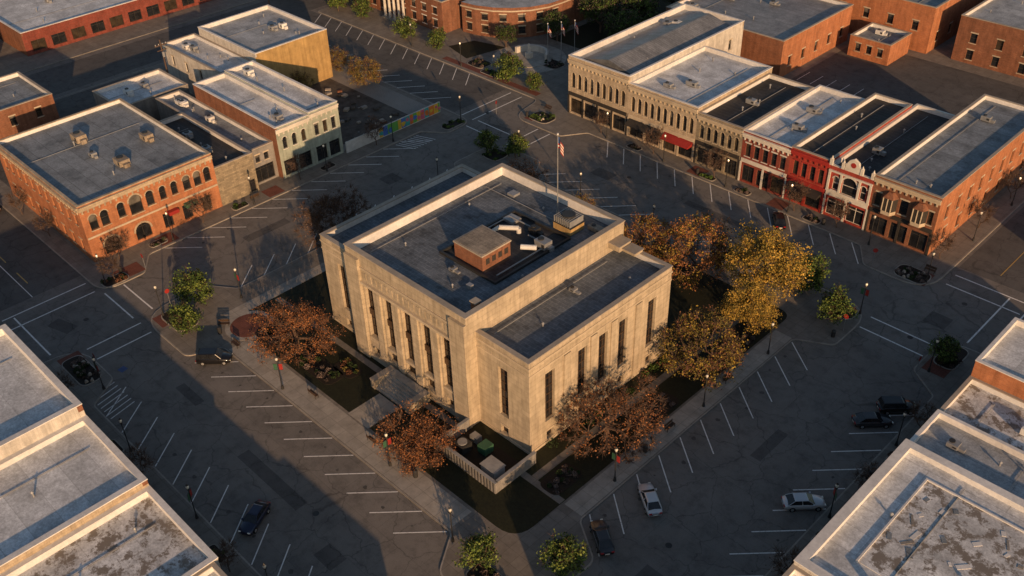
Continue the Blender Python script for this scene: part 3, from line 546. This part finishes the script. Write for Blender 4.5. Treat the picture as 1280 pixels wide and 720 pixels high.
B=building("white_shop_building",-84,XF,12,18.2,10.2,{'+x':row(3,6.2,.9,5.6,7.8,m0=.4)+shop(6.2,2)},"paint_green",{},"roof_white",cornice=('+x',),units=1,trim="white_trim",cap="white_membrane_edge")
B=building("low_rear_building",-103,-92,-6,8,6.4,{},"paint_grey",{},"roof_white",units=2)
B=building("tan_stucco_building",-107,-86,20,37,10.4,{'+x':[]},"stucco_tan",{'-y':"paint_white"},"roof_lightgrey",units=3,cap="white_membrane_edge")
B=building("white_rear_building",-109,-86.2,12.5,19.95,8.6,{'-y':row(4,22.8,1,5,7)},"paint_white",{},"roof_white",units=2)
B=building("dark_brick_building",-119,-104,-29,-13,8,{'+x':row(3,16,1.1,4.6,6.4),'-y':row(4,15,1.1,4.6,6.4)},"brick_brown",{},"roof_grey",units=2)
B=building("low_brick_storefront_building",-175,-146,-2,46,5.4,{'+x':row(10,48,3.2,.8,3.2,st="shop")},"brick_brown",{'+x':"brick_red"},"roof_white",units=4,cap="white_membrane_edge")
B=building("low_garage_building",-175,-148,-40,-8,5.6,{'+x':row(6,32,3.2,.5,3.4,st="shop")},"stone_beige",{},"roof_lightgrey",units=2)
building("northern_white_roof_building",-175,-144,60,100,6,{'-y':row(8,31,1.5,1,3)},"paint_white",{},"roof_white",units=3)
e=empty("mural_fence",(-56.9,30,0));mb=MB();mb.box(-57.05,-56.85,18.4,41,.1,2.3,"fence_white")
rm=random.Random(9);cs=["mural_teal","mural_yellow","mural_orange","mural_pink","mural_green","mural_blue","fence_white"]
y=26.0
while y<40.5:
    w_=rm.uniform(.5,1.3);sk_=rm.uniform(-.4,.4);y2=min(y+w_,40.9)
    mb.face([(-56.84,y,.3),(-56.84,y2,.3),(-56.84,y2,2.2),(-56.84,y,2.2)],rm.choice(cs))
    zc_=rm.uniform(.9,1.6);r_=rm.uniform(.3,.6)
    mb.face([(-56.83,(y+y2)/2+r_*rm.uniform(.7,1.2)*math.cos(k*.785),min(2.2,zc_+r_*rm.uniform(.7,1.2)*math.sin(k*.785))) for k in range(8)],rm.choice(cs))
    y=y2
for i in range(12): mb.box(-57.1,-57.051,18.6+i*2,18.7+i*2,.1,2.4,"metal_grey")
child(e,mb,"panels")
# ---------------------------------------------------------------- N civic buildings
B=building("brick_library_building",-132,-86,68,96,7.4,{'-y':row(12,46,1.6,1.2,3.0)+row(12,46,1.6,4.2,5.8)},"brick_brown",{},"roof_lightgrey",units=3,trim="white_trim",cap="cream_trim")
mb=MB();mb.box(-105,-97,65.5,67.9,0,.5,"walk_light")
for i in range(5): mb.cyl(-104.4+i*1.7,66.2,.5,6,.35,.3,"white_trim",12)
mb.box(-105.2,-96.8,65.6,67.99,6,7.2,"white_trim");mb.hexa([(-105.4,65.5,7.2),(-96.6,65.5,7.2),(-96.6,68,7.2),(-105.4,68,7.2)],[(-101.2,65.5,9.2),(-100.8,65.5,9.2),(-100.8,68,9.2),(-101.2,68,9.2)],"white_trim");child(B,mb,"portico")
e=empty("brick_civic_building",(-76,85,0));W,G,T=MB(),MB(),MB()
arc=[(-83.9,72),(-80,72.6),(-76,74.2),(-72.6,76.8),(-70,80),(-68.4,84),(-68,88)]
for (a,b_) in zip(arc,arc[1:]):
    d=Vector((b_[0]-a[0],b_[1]-a[1],0));l=d.length;d.normalize()
    facade(W,G,T,(a[0],a[1],0),d,l,6.4,(d.y,-d.x,0),[(l/2-.8,l/2+.8,1.0,2.7,False,"sash"),(l/2-.8,l/2+.8,3.9,5.4,False,"sash")],"brick_brown",trim="cream_trim")
poly=arc+[(-68,105),(-83.9,105)];W.prism(poly,6.4,7.0,"brick_brown","roof_lightgrey");W.face([(-68,88,0),(-68,105,0),(-68,105,6.4),(-68,88,6.4)],"brick_brown");T.prism([(x+.0,y-.1) for x,y in inset(poly,-.15)],6.1,6.395,"cream_trim")
for mb,n in((W,"walls"),(G,"windows"),(T,"trim")): child(e,mb,n)
# ---------------------------------------------------------------- SW row
building("white_roof_shop_building",-37,-16,-78,-48.5,10.0,{'+y':row(6,21,1,5,7)+shop(21,6),'-x':row(5,29,1,5,7)},"brick_brown",{'+x':"paint_white"},"roof_white",units=1,par=.9,cap="white_membrane_edge",seed=3,pt=.6)
building("stepped_white_roof_building",-16,-2,-80,-48.5,8.2,{'+y':row(5,14,1,4.8,6.6)+shop(14,4)},"brick_brown",{'+x':"stone_cream"},"roof_white",units=0,par=.6,cap="white_membrane_edge",seed=5,pt=.6)
building("weathered_roof_building",-2,11.5,-82,-48.5,7.2,{'+y':row(4,13.5,1,4.2,5.8)+shop(13.5,3)},"paint_white",{},"roof_patchy",units=0,par=.7,cap="white_membrane_edge",pt=.55,inner="white_membrane_edge")
building("low_shop_building",11.5,28,-80,-49,7.0,{'+y':row(4,16.5,1,4.2,5.6)+shop(16.5,4)},"brick_red",{},"roof_lightgrey",units=1)
building("south_corner_shop_building",28,46,-80,-49,7.4,{'+y':row(5,18,1,4.4,5.8)+shop(18,5)},"brick_brown",{},"roof_lightgrey",units=2)
# ---------------------------------------------------------------- SE row
def shopx(w,n): return row(n,w,(w-.6)/n-.55,.5,3.3,st="shop",m0=.3)
building("southern_shop_building",52.3,80,-36,-11,7.6,{'-x':row(7,25,1,4.6,6.2)+shopx(25,7)},"brick_brown",{},"roof_white",units=2)
B=building("white_parapet_building",52.3,78,-11,11,8.2,{'-x':row(6,22,1,4.8,6.6)+shopx(22,6)},"paint_white",{},"roof_white",par=.6,units=0,cap="white_membrane_edge",pt=.9)
mb=MB();mb.box(56.5,72,-6.5,7.5,7.61,7.68,"roof_patchy");mb.box(56.3,56.5,-6.7,7.7,7.61,7.85,"white_membrane_edge");mb.box(56.5,72,7.5,7.7,7.61,7.85,"white_membrane_edge");mb.box(60,60.6,-9.3,-8.7,7.6,8.8,"brick_red")
for i in range(30): mb.obox((rr.uniform(57,71),rr.uniform(-6,7)),(rr.uniform(-1,1),1),rr.uniform(.3,1.4),rr.uniform(.2,.6),7.68,7.72,rr.choice(["gravel","roof_grey","white_membrane_edge"]))
child(B,mb,"gravel_roof_bed")
building("low_grey_roof_building",52.3,74,11,19,7.0,{'-x':row(2,8,1,4.6,6.0)+shopx(8,2)},"brick_brown",{},"roof_lightgrey",units=1,cap="white_membrane_edge")
building("low_gravel_roof_building",52.3,76,19,27.5,6.6,{'-x':row(2,8.5,1,4.4,5.6)+shopx(8.5,2)},"brick_red",{},"roof_patchy",units=1,cap="concrete_trim")
building("tall_brick_shop_building",52.3,78,27.5,38.5,9.0,{'-x':row(4,11,1,5,7)+shopx(11,3)},"brick_red",{'-y':"brick_orange"},"roof_white",units=1,cap="white_membrane_edge")
building("east_corner_building",60,90,62,90,9,{'-y':row(8,30,1,5,7)+shop(30,8),'-x':row(6,28,1,5,7)},"brick_red",{},"roof_grey",units=2)
building("west_corner_building",-95,-60,-80,-51,8,{'+y':row(8,35,1,5,7)+shop(35,9),'+x':row(6,29,1,5,6.6)},"brick_brown",{},"roof_black",units=2)
# ---------------------------------------------------------------- trees
def tree_mesh(seed,h,r,leaves,nclump,per,lsize,twig=1.0,trunk=.28,base=.22,flat=.8,clump=.55,N_=150,skip=.0):
    rs=np.random.RandomState(seed);mb=MB()
    cz=h-r*flat*.95;pts=[]
    lob=[(rs.normal(size=3),rs.uniform(.75,1.2)) for _ in range(9)]
    lob=[(v/np.linalg.norm(v),s) for v,s in lob]
    while len(pts)<N_:
        d=rs.normal(size=3);d/=np.linalg.norm(d)
        if d[2]<-.75: continue
        sc=max([s if v@d>.62 else .66 for v,s in lob])
        q=d*r*sc*rs.uniform(.25,1)**.5
        pts.append(np.array([q[0],q[1],cz+q[2]*flat]))
    root=np.array([0,0,0.]);fork=np.array([rs.uniform(-.2,.2),rs.uniform(-.2,.2),h*base])
    nodes=[root,fork];par=[-1,0];depth=[0,np.linalg.norm(fork)]
    pts.sort(key=lambda p:np.linalg.norm(p-fork))
    for p in pts:
        dist=[np.linalg.norm(p-n)+.45*dp if i>0 else 1e9 for i,(n,dp) in enumerate(zip(nodes,depth))]
        i=int(np.argmin(dist))
        mid=(nodes[i]+p)/2+rs.normal(size=3)*.12*np.linalg.norm(p-nodes[i])+np.array([0,0,-.08])*np.linalg.norm(p-nodes[i])
        nodes.append(mid);par.append(i);depth.append(depth[i]+np.linalg.norm(mid-nodes[i]))
        nodes.append(p);par.append(len(nodes)-2);depth.append(depth[-1]+np.linalg.norm(p-mid))
    cnt=np.ones(len(nodes))
    for i in range(len(nodes)-1,0,-1): cnt[par[i]]+=cnt[i]
    rad=trunk*(cnt/cnt[0])**.45;rad[0]=trunk*1.25
    for i in range(1,len(nodes)):
        mb.tube(nodes[par[i]],nodes[i],max(.018,min(rad[par[i]],rad[i]*1.5)),max(.012,rad[i]),"bark",5 if rad[i]>.05 else 3)
    ends=np.array(pts)
    nt_=int(N_*7*twig)
    for k in range(nt_):
        p=ends[rs.randint(len(ends))];d=rs.normal(size=3);d[2]+=.4;c=np.array([0,0,cz]);out=(p-c);out/=np.linalg.norm(out)+1e-6
        d=d/np.linalg.norm(d)+out*.8;d/=np.linalg.norm(d);q=p+d*rs.uniform(.4,1.2)
        s=np.cross(d,rs.normal(size=3));s=s/np.linalg.norm(s)*.028
        mb.face([p-s,p+s,q],"bark")
    V=[];Fm=[]
    for k in range(nclump):
        p=ends[rs.randint(len(ends))]+rs.normal(size=3)*clump*.6
        mi=mb.mi(leaves[rs.choice(len(leaves),p=[.4,.35,.25])]);n=rs.randint(per//2,per)
        c=p+rs.normal(size=(n,3))*clump*np.array([1,1,.7])*.6
        a=rs.normal(size=(n,3));a/=np.linalg.norm(a,axis=1)[:,None];b_=np.cross(a,rs.normal(size=(n,3)));b_/=np.linalg.norm(b_,axis=1)[:,None]
        s=lsize*rs.uniform(.6,1.3,size=(n,1))
        Q=np.stack([c-a*s,c-b_*s*.6,c+a*s,c+b_*s*.6],1).reshape(-1,3)
        V.append(Q);Fm+= [mi]*n
    V=np.concatenate(V);i0=len(mb.v);mb.v+=[tuple(x) for x in V];mb.f+=[(i0+4*j,i0+4*j+1,i0+4*j+2,i0+4*j+3) for j in range(len(V)//4)];mb.m+=Fm
    me=bpy.data.meshes.new("tree");me.from_pydata(mb.v,[],mb.f)
    for n in mb.names: me.materials.append(M[n])
    me.polygons.foreach_set("material_index",mb.m);me.update();return me
def place(me,name,x,y,s=1,rot=None,z=.14,sz=None):
    o=bpy.data.objects.new(name,me);COL.objects.link(o);o.location=(x,y,z);o.scale=(s,s,sz or s);o.rotation_euler=(0,0,random.uniform(0,6.28) if rot is None else rot);return o
OR=["leaf_brown","leaf_orange","leaf_rust"];YE=["leaf_olive","leaf_yellow","leaf_gold"];GR=["leaf_green","leaf_dkgreen","leaf_ltgreen"];GY=["leaf_grey","leaf_dkgrey","leaf_brown"];MX=["leaf_olive","leaf_brown","leaf_yellow"]
t_or1=tree_mesh(1,6.6,5.0,OR,1100,10,.11,twig=2.2,clump=.5,N_=190);t_or2=tree_mesh(2,5.6,4.2,OR,1000,10,.11,twig=2.2,clump=.5,N_=170);t_or3=tree_mesh(3,8,5.8,["leaf_brown","leaf_rust","leaf_orange"],650,8,.11,twig=3.2,clump=.5,N_=240)
t_ye=tree_mesh(4,10.5,4.6,["leaf_yellow","leaf_gold","leaf_olive"],1600,12,.15,flat=1.05,clump=.6,twig=1.2);t_ye2=tree_mesh(5,7.5,5.0,["leaf_rust","leaf_yellow","leaf_brown"],1050,10,.14,twig=2);t_mx=tree_mesh(6,7.5,5.0,MX,950,10,.14,twig=2)
t_gy=tree_mesh(8,8.5,5.2,GY,650,7,.10,twig=4,N_=260);t_gr=tree_mesh(9,4.4,1.9,["leaf_green","leaf_ltgreen","leaf_dkgreen"],420,14,.15,flat=1.1,clump=.4,N_=60,trunk=.1);t_gr2=tree_mesh(19,4.2,1.8,["leaf_green","leaf_dkgreen","leaf_ltgreen"],360,12,.14,flat=1.2,clump=.4,N_=50,trunk=.1);t_dk=tree_mesh(10,9,4.5,["leaf_dkgreen","leaf_green","leaf_dkgrey"],900,12,.2)
t_sap=tree_mesh(11,4.2,1.6,GY,60,6,.08,twig=1.5,N_=60,trunk=.07)
place(t_or1,"flowering_crabapple_tree",-17.5,-20.0,1.05,1);place(t_or2,"flowering_crabapple_tree",9.4,-21.6,1.0,2);place(t_or3,"bare_maple_tree",24.0,-4.6,1.08,.5)
place(t_mx,"budding_oak_tree",24.6,13.0,1.05,0);place(t_ye2,"budding_oak_tree",11.8,30.0,1.1,3);place(t_ye,"budding_yellow_tree",21.8,31.5,1.05,1);place(t_ye,"budding_yellow_tree",24.5,24.0,.7,5);place(t_ye2,"budding_oak_tree",3.5,28.0,.85,2)
place(t_gy,"bare_tree",-33.6,-1.5,1.15,0);place(t_or2,"flowering_crabapple_tree",-22.8,29.5,.95,1);place(t_gy,"bare_tree",-26.5,16,.7,4);place(t_mx,"budding_oak_tree",-10,28,.7,4)
for i,(x,y,s) in enumerate(((-36.8,-24.0,1.15),(-31.6,-28.7,1.1),(25.6,38.0,1.15),(31.8,34.0,1.15),(-56.5,59.5,1.2),(-38.4,35.6,1.0),(-33.2,37.8,.9),(26.5,-27.9,1.0),(33.0,-22.2,1.0),(-80,61,1.1),(-90,60,1.1),(-50,60,.9),(46,36,.8),(-108,62,1.2),(-116,61,1.1))): place(t_gr if i%2==0 else t_gr2,"small_green_tree",x,y,s)
for x,y in((-55.5,-26.5),(-55.3,-12),(-55.2,7),(-55.4,24),(-51,-29.5),(-28,55),(-16,55.2),(-3,55.3),(12.5,55.2),(20,55.3),(35.5,58),(36,70),(36,82),(50.3,-8),(50.2,9),(50.3,22),(-30,-46.5),(-10,-46.6),(8,-46.5),(-70,-31),(-80,-31.2)): place(t_sap,"sapling_tree",x,y,random.uniform(.85,1.15))
for x,y,s in((-60,92,1),(-54,98,1.1),(-50,88,.9),(-62,104,1.2),(-55,112,1.1),(-48,125,1.2),(-66,118,1.1),(-75,125,1.2),(-64,82,.7),(-46,93,.8),(-118,63.5,.8),(-137,62,.9),(-70,72,.55)): place(t_dk,"park_tree",x,y,s)
for x,y,s in((-88,39.5,.6),(-78,39,.7),(-84,27,.6),(-117,-20,.8),(-120,-33,.7)): place(t_mx,"budding_oak_tree",x,y,s)
def shrub_mesh(seed,n,leaves,spread,size=.5):
    rs=np.random.RandomState(abs(int(seed)));mb=MB()
    for k in range(n):
        cx,cy=rs.uniform(-.5,.5)*spread[0],rs.uniform(-.5,.5)*spread[1];s=size*rs.uniform(.6,1.3);mi=mb.mi(leaves[rs.randint(len(leaves))])
        mat=mb.names[mi]
        for j in range(70):
            d=rs.normal(size=3);d/=np.linalg.norm(d);d[2]=abs(d[2]);p=np.array([cx,cy,.05])+d*s*rs.uniform(.5,1)
            a=rs.normal(size=3);a/=np.linalg.norm(a);b_=np.cross(a,rs.normal(size=3));b_/=np.linalg.norm(b_)
            q=.11;mb.face([p-a*q,p-b_*q*.7,p+a*q,p+b_*q*.7],mat)
    return mb
beds=[(-35,-27.8,6,3.6),(29,-28.6,6,3),(31.5,37,4,3.5),(-36.5,36,4,4),(-50.8,-29.6,2.4,4),(-34.6,-42.6,7,3),(34.5,51.5,5,3.6),(46.8,37.6,3,5.5),(-40.5,52.4,5,4),(-51,39,2.2,5),(-22,-20.5,6,4),(-12,-20.5,8,3),(7.5,-17.6,4,3),(-9,-18,4,2.6),(24.4,-13,3,5),(25,3,3,8),(25,20,3,8),(-4,54.8,3,1.6),(-20,54.8,3,1.6),(16,54.8,3,1.6),(3,54.8,3,1.6),(-55.3,-5,1.6,3),(-55.3,13,1.6,3),(-55.3,-20,1.6,3),(-68,62,5,4),(-56,72,5,4),(50.2,0,1.5,3),(50.2,16,1.5,3),(5,-46.3,3,1.4),(-18,-46.3,3,1.4),(-62,60,6,2)]
for i,(x,y,a,b_) in enumerate(beds):
    lawnbed=(-30<x<26.5 and -23<y<31)
    e=empty("planting_bed",(x,y,.14));mb=MB()
    p=fillet([(-a/2,-b_/2,min(a,b_)*.4),(a/2,-b_/2,min(a,b_)*.4),(a/2,b_/2,min(a,b_)*.4),(-a/2,b_/2,min(a,b_)*.4)])
    mb.prism(p,0,.06 if lawnbed else .10,"mulch" if lawnbed else "kerb")
    if not lawnbed: mb.face([(u,v,.11) for u,v in inset(p,.15)],"mulch")
    mb.make("bed",e)
    shrub_mesh(i,int(a*b_*(1.0 if lawnbed else .8))+2,random.choice([["leaf_green","leaf_dkgreen"],["leaf_brown","leaf_olive","leaf_dkgreen"],["leaf_grey","leaf_dkgreen","leaf_dkgrey"]]),(a*.8,b_*.8),.42).make("shrubs",e,loc=(0,0,.08))
for (x,y,a,b_) in((20.4,1,1.2,22),(-20.6,0,1.6,22),(0,15.3,20,1.6)):
    shrub_mesh(int(x*10+y)+999,int(max(a,b_)*1.4),["leaf_dkgreen","leaf_green","leaf_brown"],(a,b_),.7).make("foundation_shrubs",loc=(x,y,.15))
g=MB()
for x,y in((-36,-42.5),(-34,-43.2),(-33,-41.8),(-35.5,-41.6),(-31.8,-42.8),(33,51),(35.5,52.3),(34,50.4),(-41,53),(-40,51.5),(30.5,37.8),(32.2,36.1)):
    for k in range(3):
        a=rr.uniform(0,6.28);r_=rr.uniform(.2,.35);cx_,cy_=x+math.cos(a)*.4,y+math.sin(a)*.4
        g.hexa([(cx_+r_*rr.uniform(.8,1.2)*math.cos(j*1.05),cy_+r_*rr.uniform(.8,1.2)*math.sin(j*1.05),.2) for j in range(6)],[(cx_+r_*.5*math.cos(j*1.05),cy_+r_*.5*math.sin(j*1.05),.2+r_) for j in range(6)],"concrete_trim")
g.make("landscape_boulders")
# ---------------------------------------------------------------- street lamps
def lampmesh(ban):
    mb=MB();mb.cyl(0,0,0,.6,.2,.13,"metal_dark",10);mb.cyl(0,0,.6,4.6,.075,.055,"metal_dark",8);mb.cyl(0,0,4.6,4.75,.16,.16,"metal_dark",10);mb.cyl(0,0,4.75,5.0,.12,.2,"lamp_glass",10);mb.cyl(0,0,5.0,5.2,.2,.12,"lamp_glass",10);mb.cyl(0,0,5.2,5.45,.15,.02,"metal_dark",8)
    if ban:
        for s in(-1,1):
            for z in(3.2,4.2): mb.box(min(0,s*.6),max(0,s*.6),-.02,.02,z,z+.04,"metal_dark")
            mb.box(min(s*.12,s*.57),max(s*.12,s*.57),-.012,.012,3.25,4.19,"red_paint" if s>0 else "green_paint")
    else: mb.box(-.5,.5,-.02,.02,4.3,4.35,"metal_dark")
    return mb
L0=lampmesh(True).make("street_lamp");lm=L0.data;bpy.data.objects.remove(L0);L0=lampmesh(False).make("street_lamp");lm2=L0.data;bpy.data.objects.remove(L0)
for i,(x,y) in enumerate([(-33,-19),(-12,-26.2),(8.5,-25.2),(29,-9),(-1,-45.1),(49.3,3),(-29,-42.2),(33.6,38),(-16,-45.2),(14,-45.2),(-37.5,-29),(-36.2,4),(-36,22),(22,-27.6),(29,8),(29.2,22),(49.3,-14),(49.3,18),(46,33),(-26,54.2),(-13,54.2),(0,54.2),(12,54.2),(26,54.4),(36.8,51),(-54.2,-18),(-54.2,-3),(-54.2,12),(-54.2,27),(-51,-31),(-51,41),(-33,38.5),(-15,34.6),(0,34.6),(14,34.6),(-70,58.6),(-86,58.6),(-60,58.7),(37,66),(37,80)]):
    o=bpy.data.objects.new("street_lamp",lm if i<8 else lm2);COL.objects.link(o);o.location=(x,y,.14);o.rotation_euler=(0,0,random.choice([0,.78,1.57,2.3]))
def bench():
    mb=MB()
    for j in range(4): mb.box(-.8,.8,-.22+j*.12,-.12+j*.12,.43,.47,"bronze")
    for j in range(3): mb.box(-.8,.8,.26,.3,.55+j*.13,.65+j*.13,"bronze")
    for s in(-.7,.7): mb.box(s-.03,s+.03,-.22,-.16,0,.43,"metal_dark");mb.box(s-.03,s+.03,.22,.26,0,.95,"metal_dark");mb.box(s-.03,s+.03,-.16,.22,.36,.42,"metal_dark")
    return mb
bo=bench().make("park_bench");bm_=bo.data;bpy.data.objects.remove(bo)
for x,y,r in((-29,-24.3,.8),(-24,-25.6,0),(-8,-24.2,3.14),(4,-24.2,3.14),(28.4,2,1.57),(28.4,14,1.57),(36,53.8,0),(-42,55.5,0),(-55.6,-2,-1.57),(-60,66,1),(-66,69,2),(46.5,35.5,1.57)):
    o=bpy.data.objects.new("park_bench",bm_);COL.objects.link(o);o.location=(x,y,.16);o.rotation_euler=(0,0,r)
mb=MB();mb.cyl(0,0,0,.95,.28,.3,"metal_dark",12);mb.cyl(0,0,.95,1.08,.32,.18,"metal_dark",12);bo=mb.make("trash_bin");bn=bo.data;bpy.data.objects.remove(bo)
for x,y in((-28,-25.6),(12,-24.3),(28.6,-3),(33.5,31),(-52,-28),(49.5,11),(-6,54.6),(18,54.8),(-43,50.8)):
    o=bpy.data.objects.new("trash_bin",bn);COL.objects.link(o);o.location=(x,y,.15)
mb=MB();mb.cyl(0,0,0,2.5,.035,.035,"metal_grey",6)
oc=[(.38*math.cos(math.pi/8+k*math.pi/4),.38*math.sin(math.pi/8+k*math.pi/4)) for k in range(8)]
mb.hexa([(x,-.06,2.5+z) for x,z in oc],[(x,-.04,2.5+z) for x,z in oc],"red_paint");bo=mb.make("stop_sign");sg=bo.data;bpy.data.objects.remove(bo)
for x,y,r in((-39,-27,1.57),(-50,-25,0),(34,-26,3.14),(33.9,33,0),(45,31.5,1.57),(-48,47.5,2),(-33,-41,3.1),(29,50,.5)):
    o=bpy.data.objects.new("stop_sign",sg);COL.objects.link(o);o.location=(x,y,.14);o.rotation_euler=(0,0,r)
for x,y in((-103,9.5),(-121,-31),(-120,45)):
    e=empty("utility_pole",(x,y,0));mb=MB();mb.cyl(0,0,0,12,.2,.12,"bark",8);mb.box(-.1,.1,-1.3,1.3,10.8,11.0,"bark");mb.box(-.1,.1,-1,1,9.8,9.95,"bark");mb.cyl(.35,0,8.6,9.6,.28,.28,"metal_grey",10)
    for k in(-1.1,-.4,.4,1.1): mb.cyl(0,k,11,11.25,.05,.05,"metal_white",6)
    mb.make("pole_and_arms",e)
e=empty("war_memorial",(-62,71,0));mb=MB();mb.cyl(-62,71,.1,.3,5,5,"walk_light",32)
for k in range(10):
    a=math.radians(20+k*16);b_=math.radians(20+(k+1)*16)
    c=(-62,71);f=lambda a,r:(c[0]+r*math.cos(a),c[1]+r*math.sin(a))
    mb.hexa([(*f(a,3.6),.3),(*f(b_,3.6),.3),(*f(b_,4.2),.3),(*f(a,4.2),.3)],[(*f(a,3.6),1.6),(*f(b_,3.6),1.6),(*f(b_,4.2),1.6),(*f(a,4.2),1.6)],"white_trim")
mb.box(-62.6,-61.4,70.4,71.6,.3,1.5,"white_trim");mb.cyl(-62,71,1.5,3.4,.35,.2,"white_trim",8);child(e,mb,"monument")
for x,y in((-56.5,71),(-55,73.5),(-53.5,76)): flagpole(x,y,.14,9)
g=MB();g.box(-76,-48,58.5,60,.1,.165,"paver_red",False);g.cyl(-62,71,.1,.17,8,8,"walk_light",36);g.face([(-80,64,.15),(-72,62,.15),(-70,72,.15),(-78,70,.15)],"grass");g.face([(-66,82,.151),(-44,82,.151),(-44,130,.151),(-66,130,.151)],"grass");g.make("plaza_paving")
# ---------------------------------------------------------------- cars
def car(col,x,y,dx,dy,suv=False,z=0):
    e=empty("parked_suv" if suv else "parked_car",(x,y,z+.0),math.atan2(dy,dx));mb=MB()
    k=1.12 if suv else 1.0
    S=[(-2.32,.38,.70,.70),(-2.2,.28,.88,.82),(-1.6,.22,.98,.89),(-.8,.2,.97,.91),(.2,.2,.96,.92),(1.0,.2,.93,.91),(1.7,.24,.82,.87),(2.15,.3,.7,.78),(2.32,.4,.58,.62)]
    rings=[]
    for X,zl,zt,w in S:
        zt*=k;m_=(zl+zt)/2
        rings.append([(X,-w*.92,zl),(X,-w,m_),(X,-w*.97,zt-.1),(X,-w*.84,zt),(X,0,zt+.03),(X,w*.84,zt),(X,w*.97,zt-.1),(X,w,m_),(X,w*.92,zl)])
    i0=len(mb.v);n=9
    for r in rings: mb.v+=r
    ki=mb.mi(col)
    for a in range(len(rings)-1):
        for j in range(n):
            q=(j+1)%n;mb.f.append((i0+a*n+j,i0+a*n+q,i0+(a+1)*n+q,i0+(a+1)*n+j));mb.m.append(ki)
    mb.f.append(tuple(i0+j for j in range(n)));mb.m.append(ki);mb.f.append(tuple(i0+(len(rings)-1)*n+j for j in range(n)));mb.m.append(ki)
    mb.make("body",e,smooth=True)
    C=MB();zb=.93*k;zt=1.40 if not suv else 1.72
    rb,rt=(-1.9,-1.15) if not suv else (-2.15,-1.9);fb,ft=(1.05,.25) if not suv else(1.1,.45)
    wb,wt=.80,.60 if not suv else .68
    Bt=[(rb,-wb,zb),(fb,-wb,zb),(fb,wb,zb),(rb,wb,zb)];Tp=[(rt,-wt,zt),(ft,-wt,zt),(ft,wt,zt),(rt,wt,zt)]
    C.hexa(Bt,Tp,"glass")
    C.hexa([(rt-.05,-wt-.03,zt),(ft+.05,-wt-.03,zt),(ft+.05,wt+.03,zt),(rt-.05,wt+.03,zt)],[(rt+.1,-wt+.08,zt+.06),(ft-.1,-wt+.08,zt+.06),(ft-.1,wt-.08,zt+.06),(rt+.1,wt-.08,zt+.06)],col)
    for b0,t0 in zip(Bt,Tp): C.tube(b0,t0,.045,.04,col,5)
    for s in(-1,1): C.tube((-.35,s*wb*1.0,zb),(-.4,s*wt*1.0,zt),.045,.04,col,5);C.box(.75,.95,min(s*.86,s*1.02),max(s*.86,s*1.02),zb,zb+.15,col)
    C.make("cabin",e)
    D=MB()
    for X in(-1.42,1.42):
        for s in(-1,1):
            D.tube((X,s*.66,.33),(X,s*.93,.33),.34,.34,"tire",16);D.tube((X,s*.93,.33),(X,s*.945,.33),.2,.18,"metal_grey",10)
    for s in(-1,1):
        D.box(2.16,2.29,min(s*.42,s*.7),max(s*.42,s*.7),.56,.70,"lamp_glass");D.box(-2.33,-2.22,min(s*.42,s*.74),max(s*.42,s*.74),.62,.80,"light_red")
    D.box(-2.34,-2.2,-.25,.25,.45,.6,"metal_white");D.make("wheels_and_lights",e)
car("car_silver",33.8,-8.7,-5,3.6);car("car_charcoal",33.4,-16.4,-5,3.4);car("car_silver",46.3,2.6,3,3.1);car("car_charcoal",45.4,19.5,3,3);car("car_black",46.4,23.7,3,3,True)
car("car_navy",4.0,-40.8,2.6,-5);car("car_black",-23.4,-29.2,3,3.1,True);car("car_black",12.6,50.7,-3.6,4.6);car("car_red",-86,-34,1,0);car("car_charcoal",-97,-20,0,1);car("car_silver",20,101.5,0,1)
# ---------------------------------------------------------------- light, sky, camera
el=math.radians(12.5);hd=Vector((.88,-.47)).normalized()
T_=Vector((-hd.x*math.cos(el),-hd.y*math.cos(el),-math.sin(el)))
sl=bpy.data.lights.new("sun","SUN");sl.energy=5.0;sl.angle=math.radians(.5);sl.color=(1,.60,.31)
so=bpy.data.objects.new("sun",sl);COL.objects.link(so);so.rotation_euler=T_.to_track_quat('-Z','Y').to_euler();so.location=(100,-60,60)
w=bpy.data.worlds.new("World");SC.world=w;w.use_nodes=True;nt=w.node_tree;bg=nt.nodes["Background"]
sk=nt.nodes.new("ShaderNodeTexSky");sk.sky_type='NISHITA';sk.sun_disc=False;sk.sun_elevation=el;sk.sun_rotation=math.atan2(hd.x,hd.y);nt.links.new(sk.outputs[0],bg.inputs[0]);bg.inputs[1].default_value=.10
f,p,yaw,roll=1223,math.radians(36.13),math.radians(45.9),math.radians(-1.76)
h=Vector((-math.sin(yaw),math.cos(yaw),0));F=h*math.cos(p)-Vector((0,0,math.sin(p)));Rr=Vector((math.cos(yaw),math.sin(yaw),0));U=Rr.cross(F)
c,s=math.cos(roll),math.sin(roll);R2=Rr*c+U*s;U2=U*c-Rr*s
cd=bpy.data.cameras.new("camera");cd.sensor_width=36;cd.lens=f/1280*36;cd.clip_end=6000;co=bpy.data.objects.new("camera",cd);COL.objects.link(co)
mt=Matrix((R2,U2,-F)).transposed().to_4x4();mt.translation=(76.6,-70.5,84);co.matrix_world=mt;SC.camera=co
SC.view_settings.view_transform='Standard';SC.view_settings.look='None';SC.view_settings.exposure=0
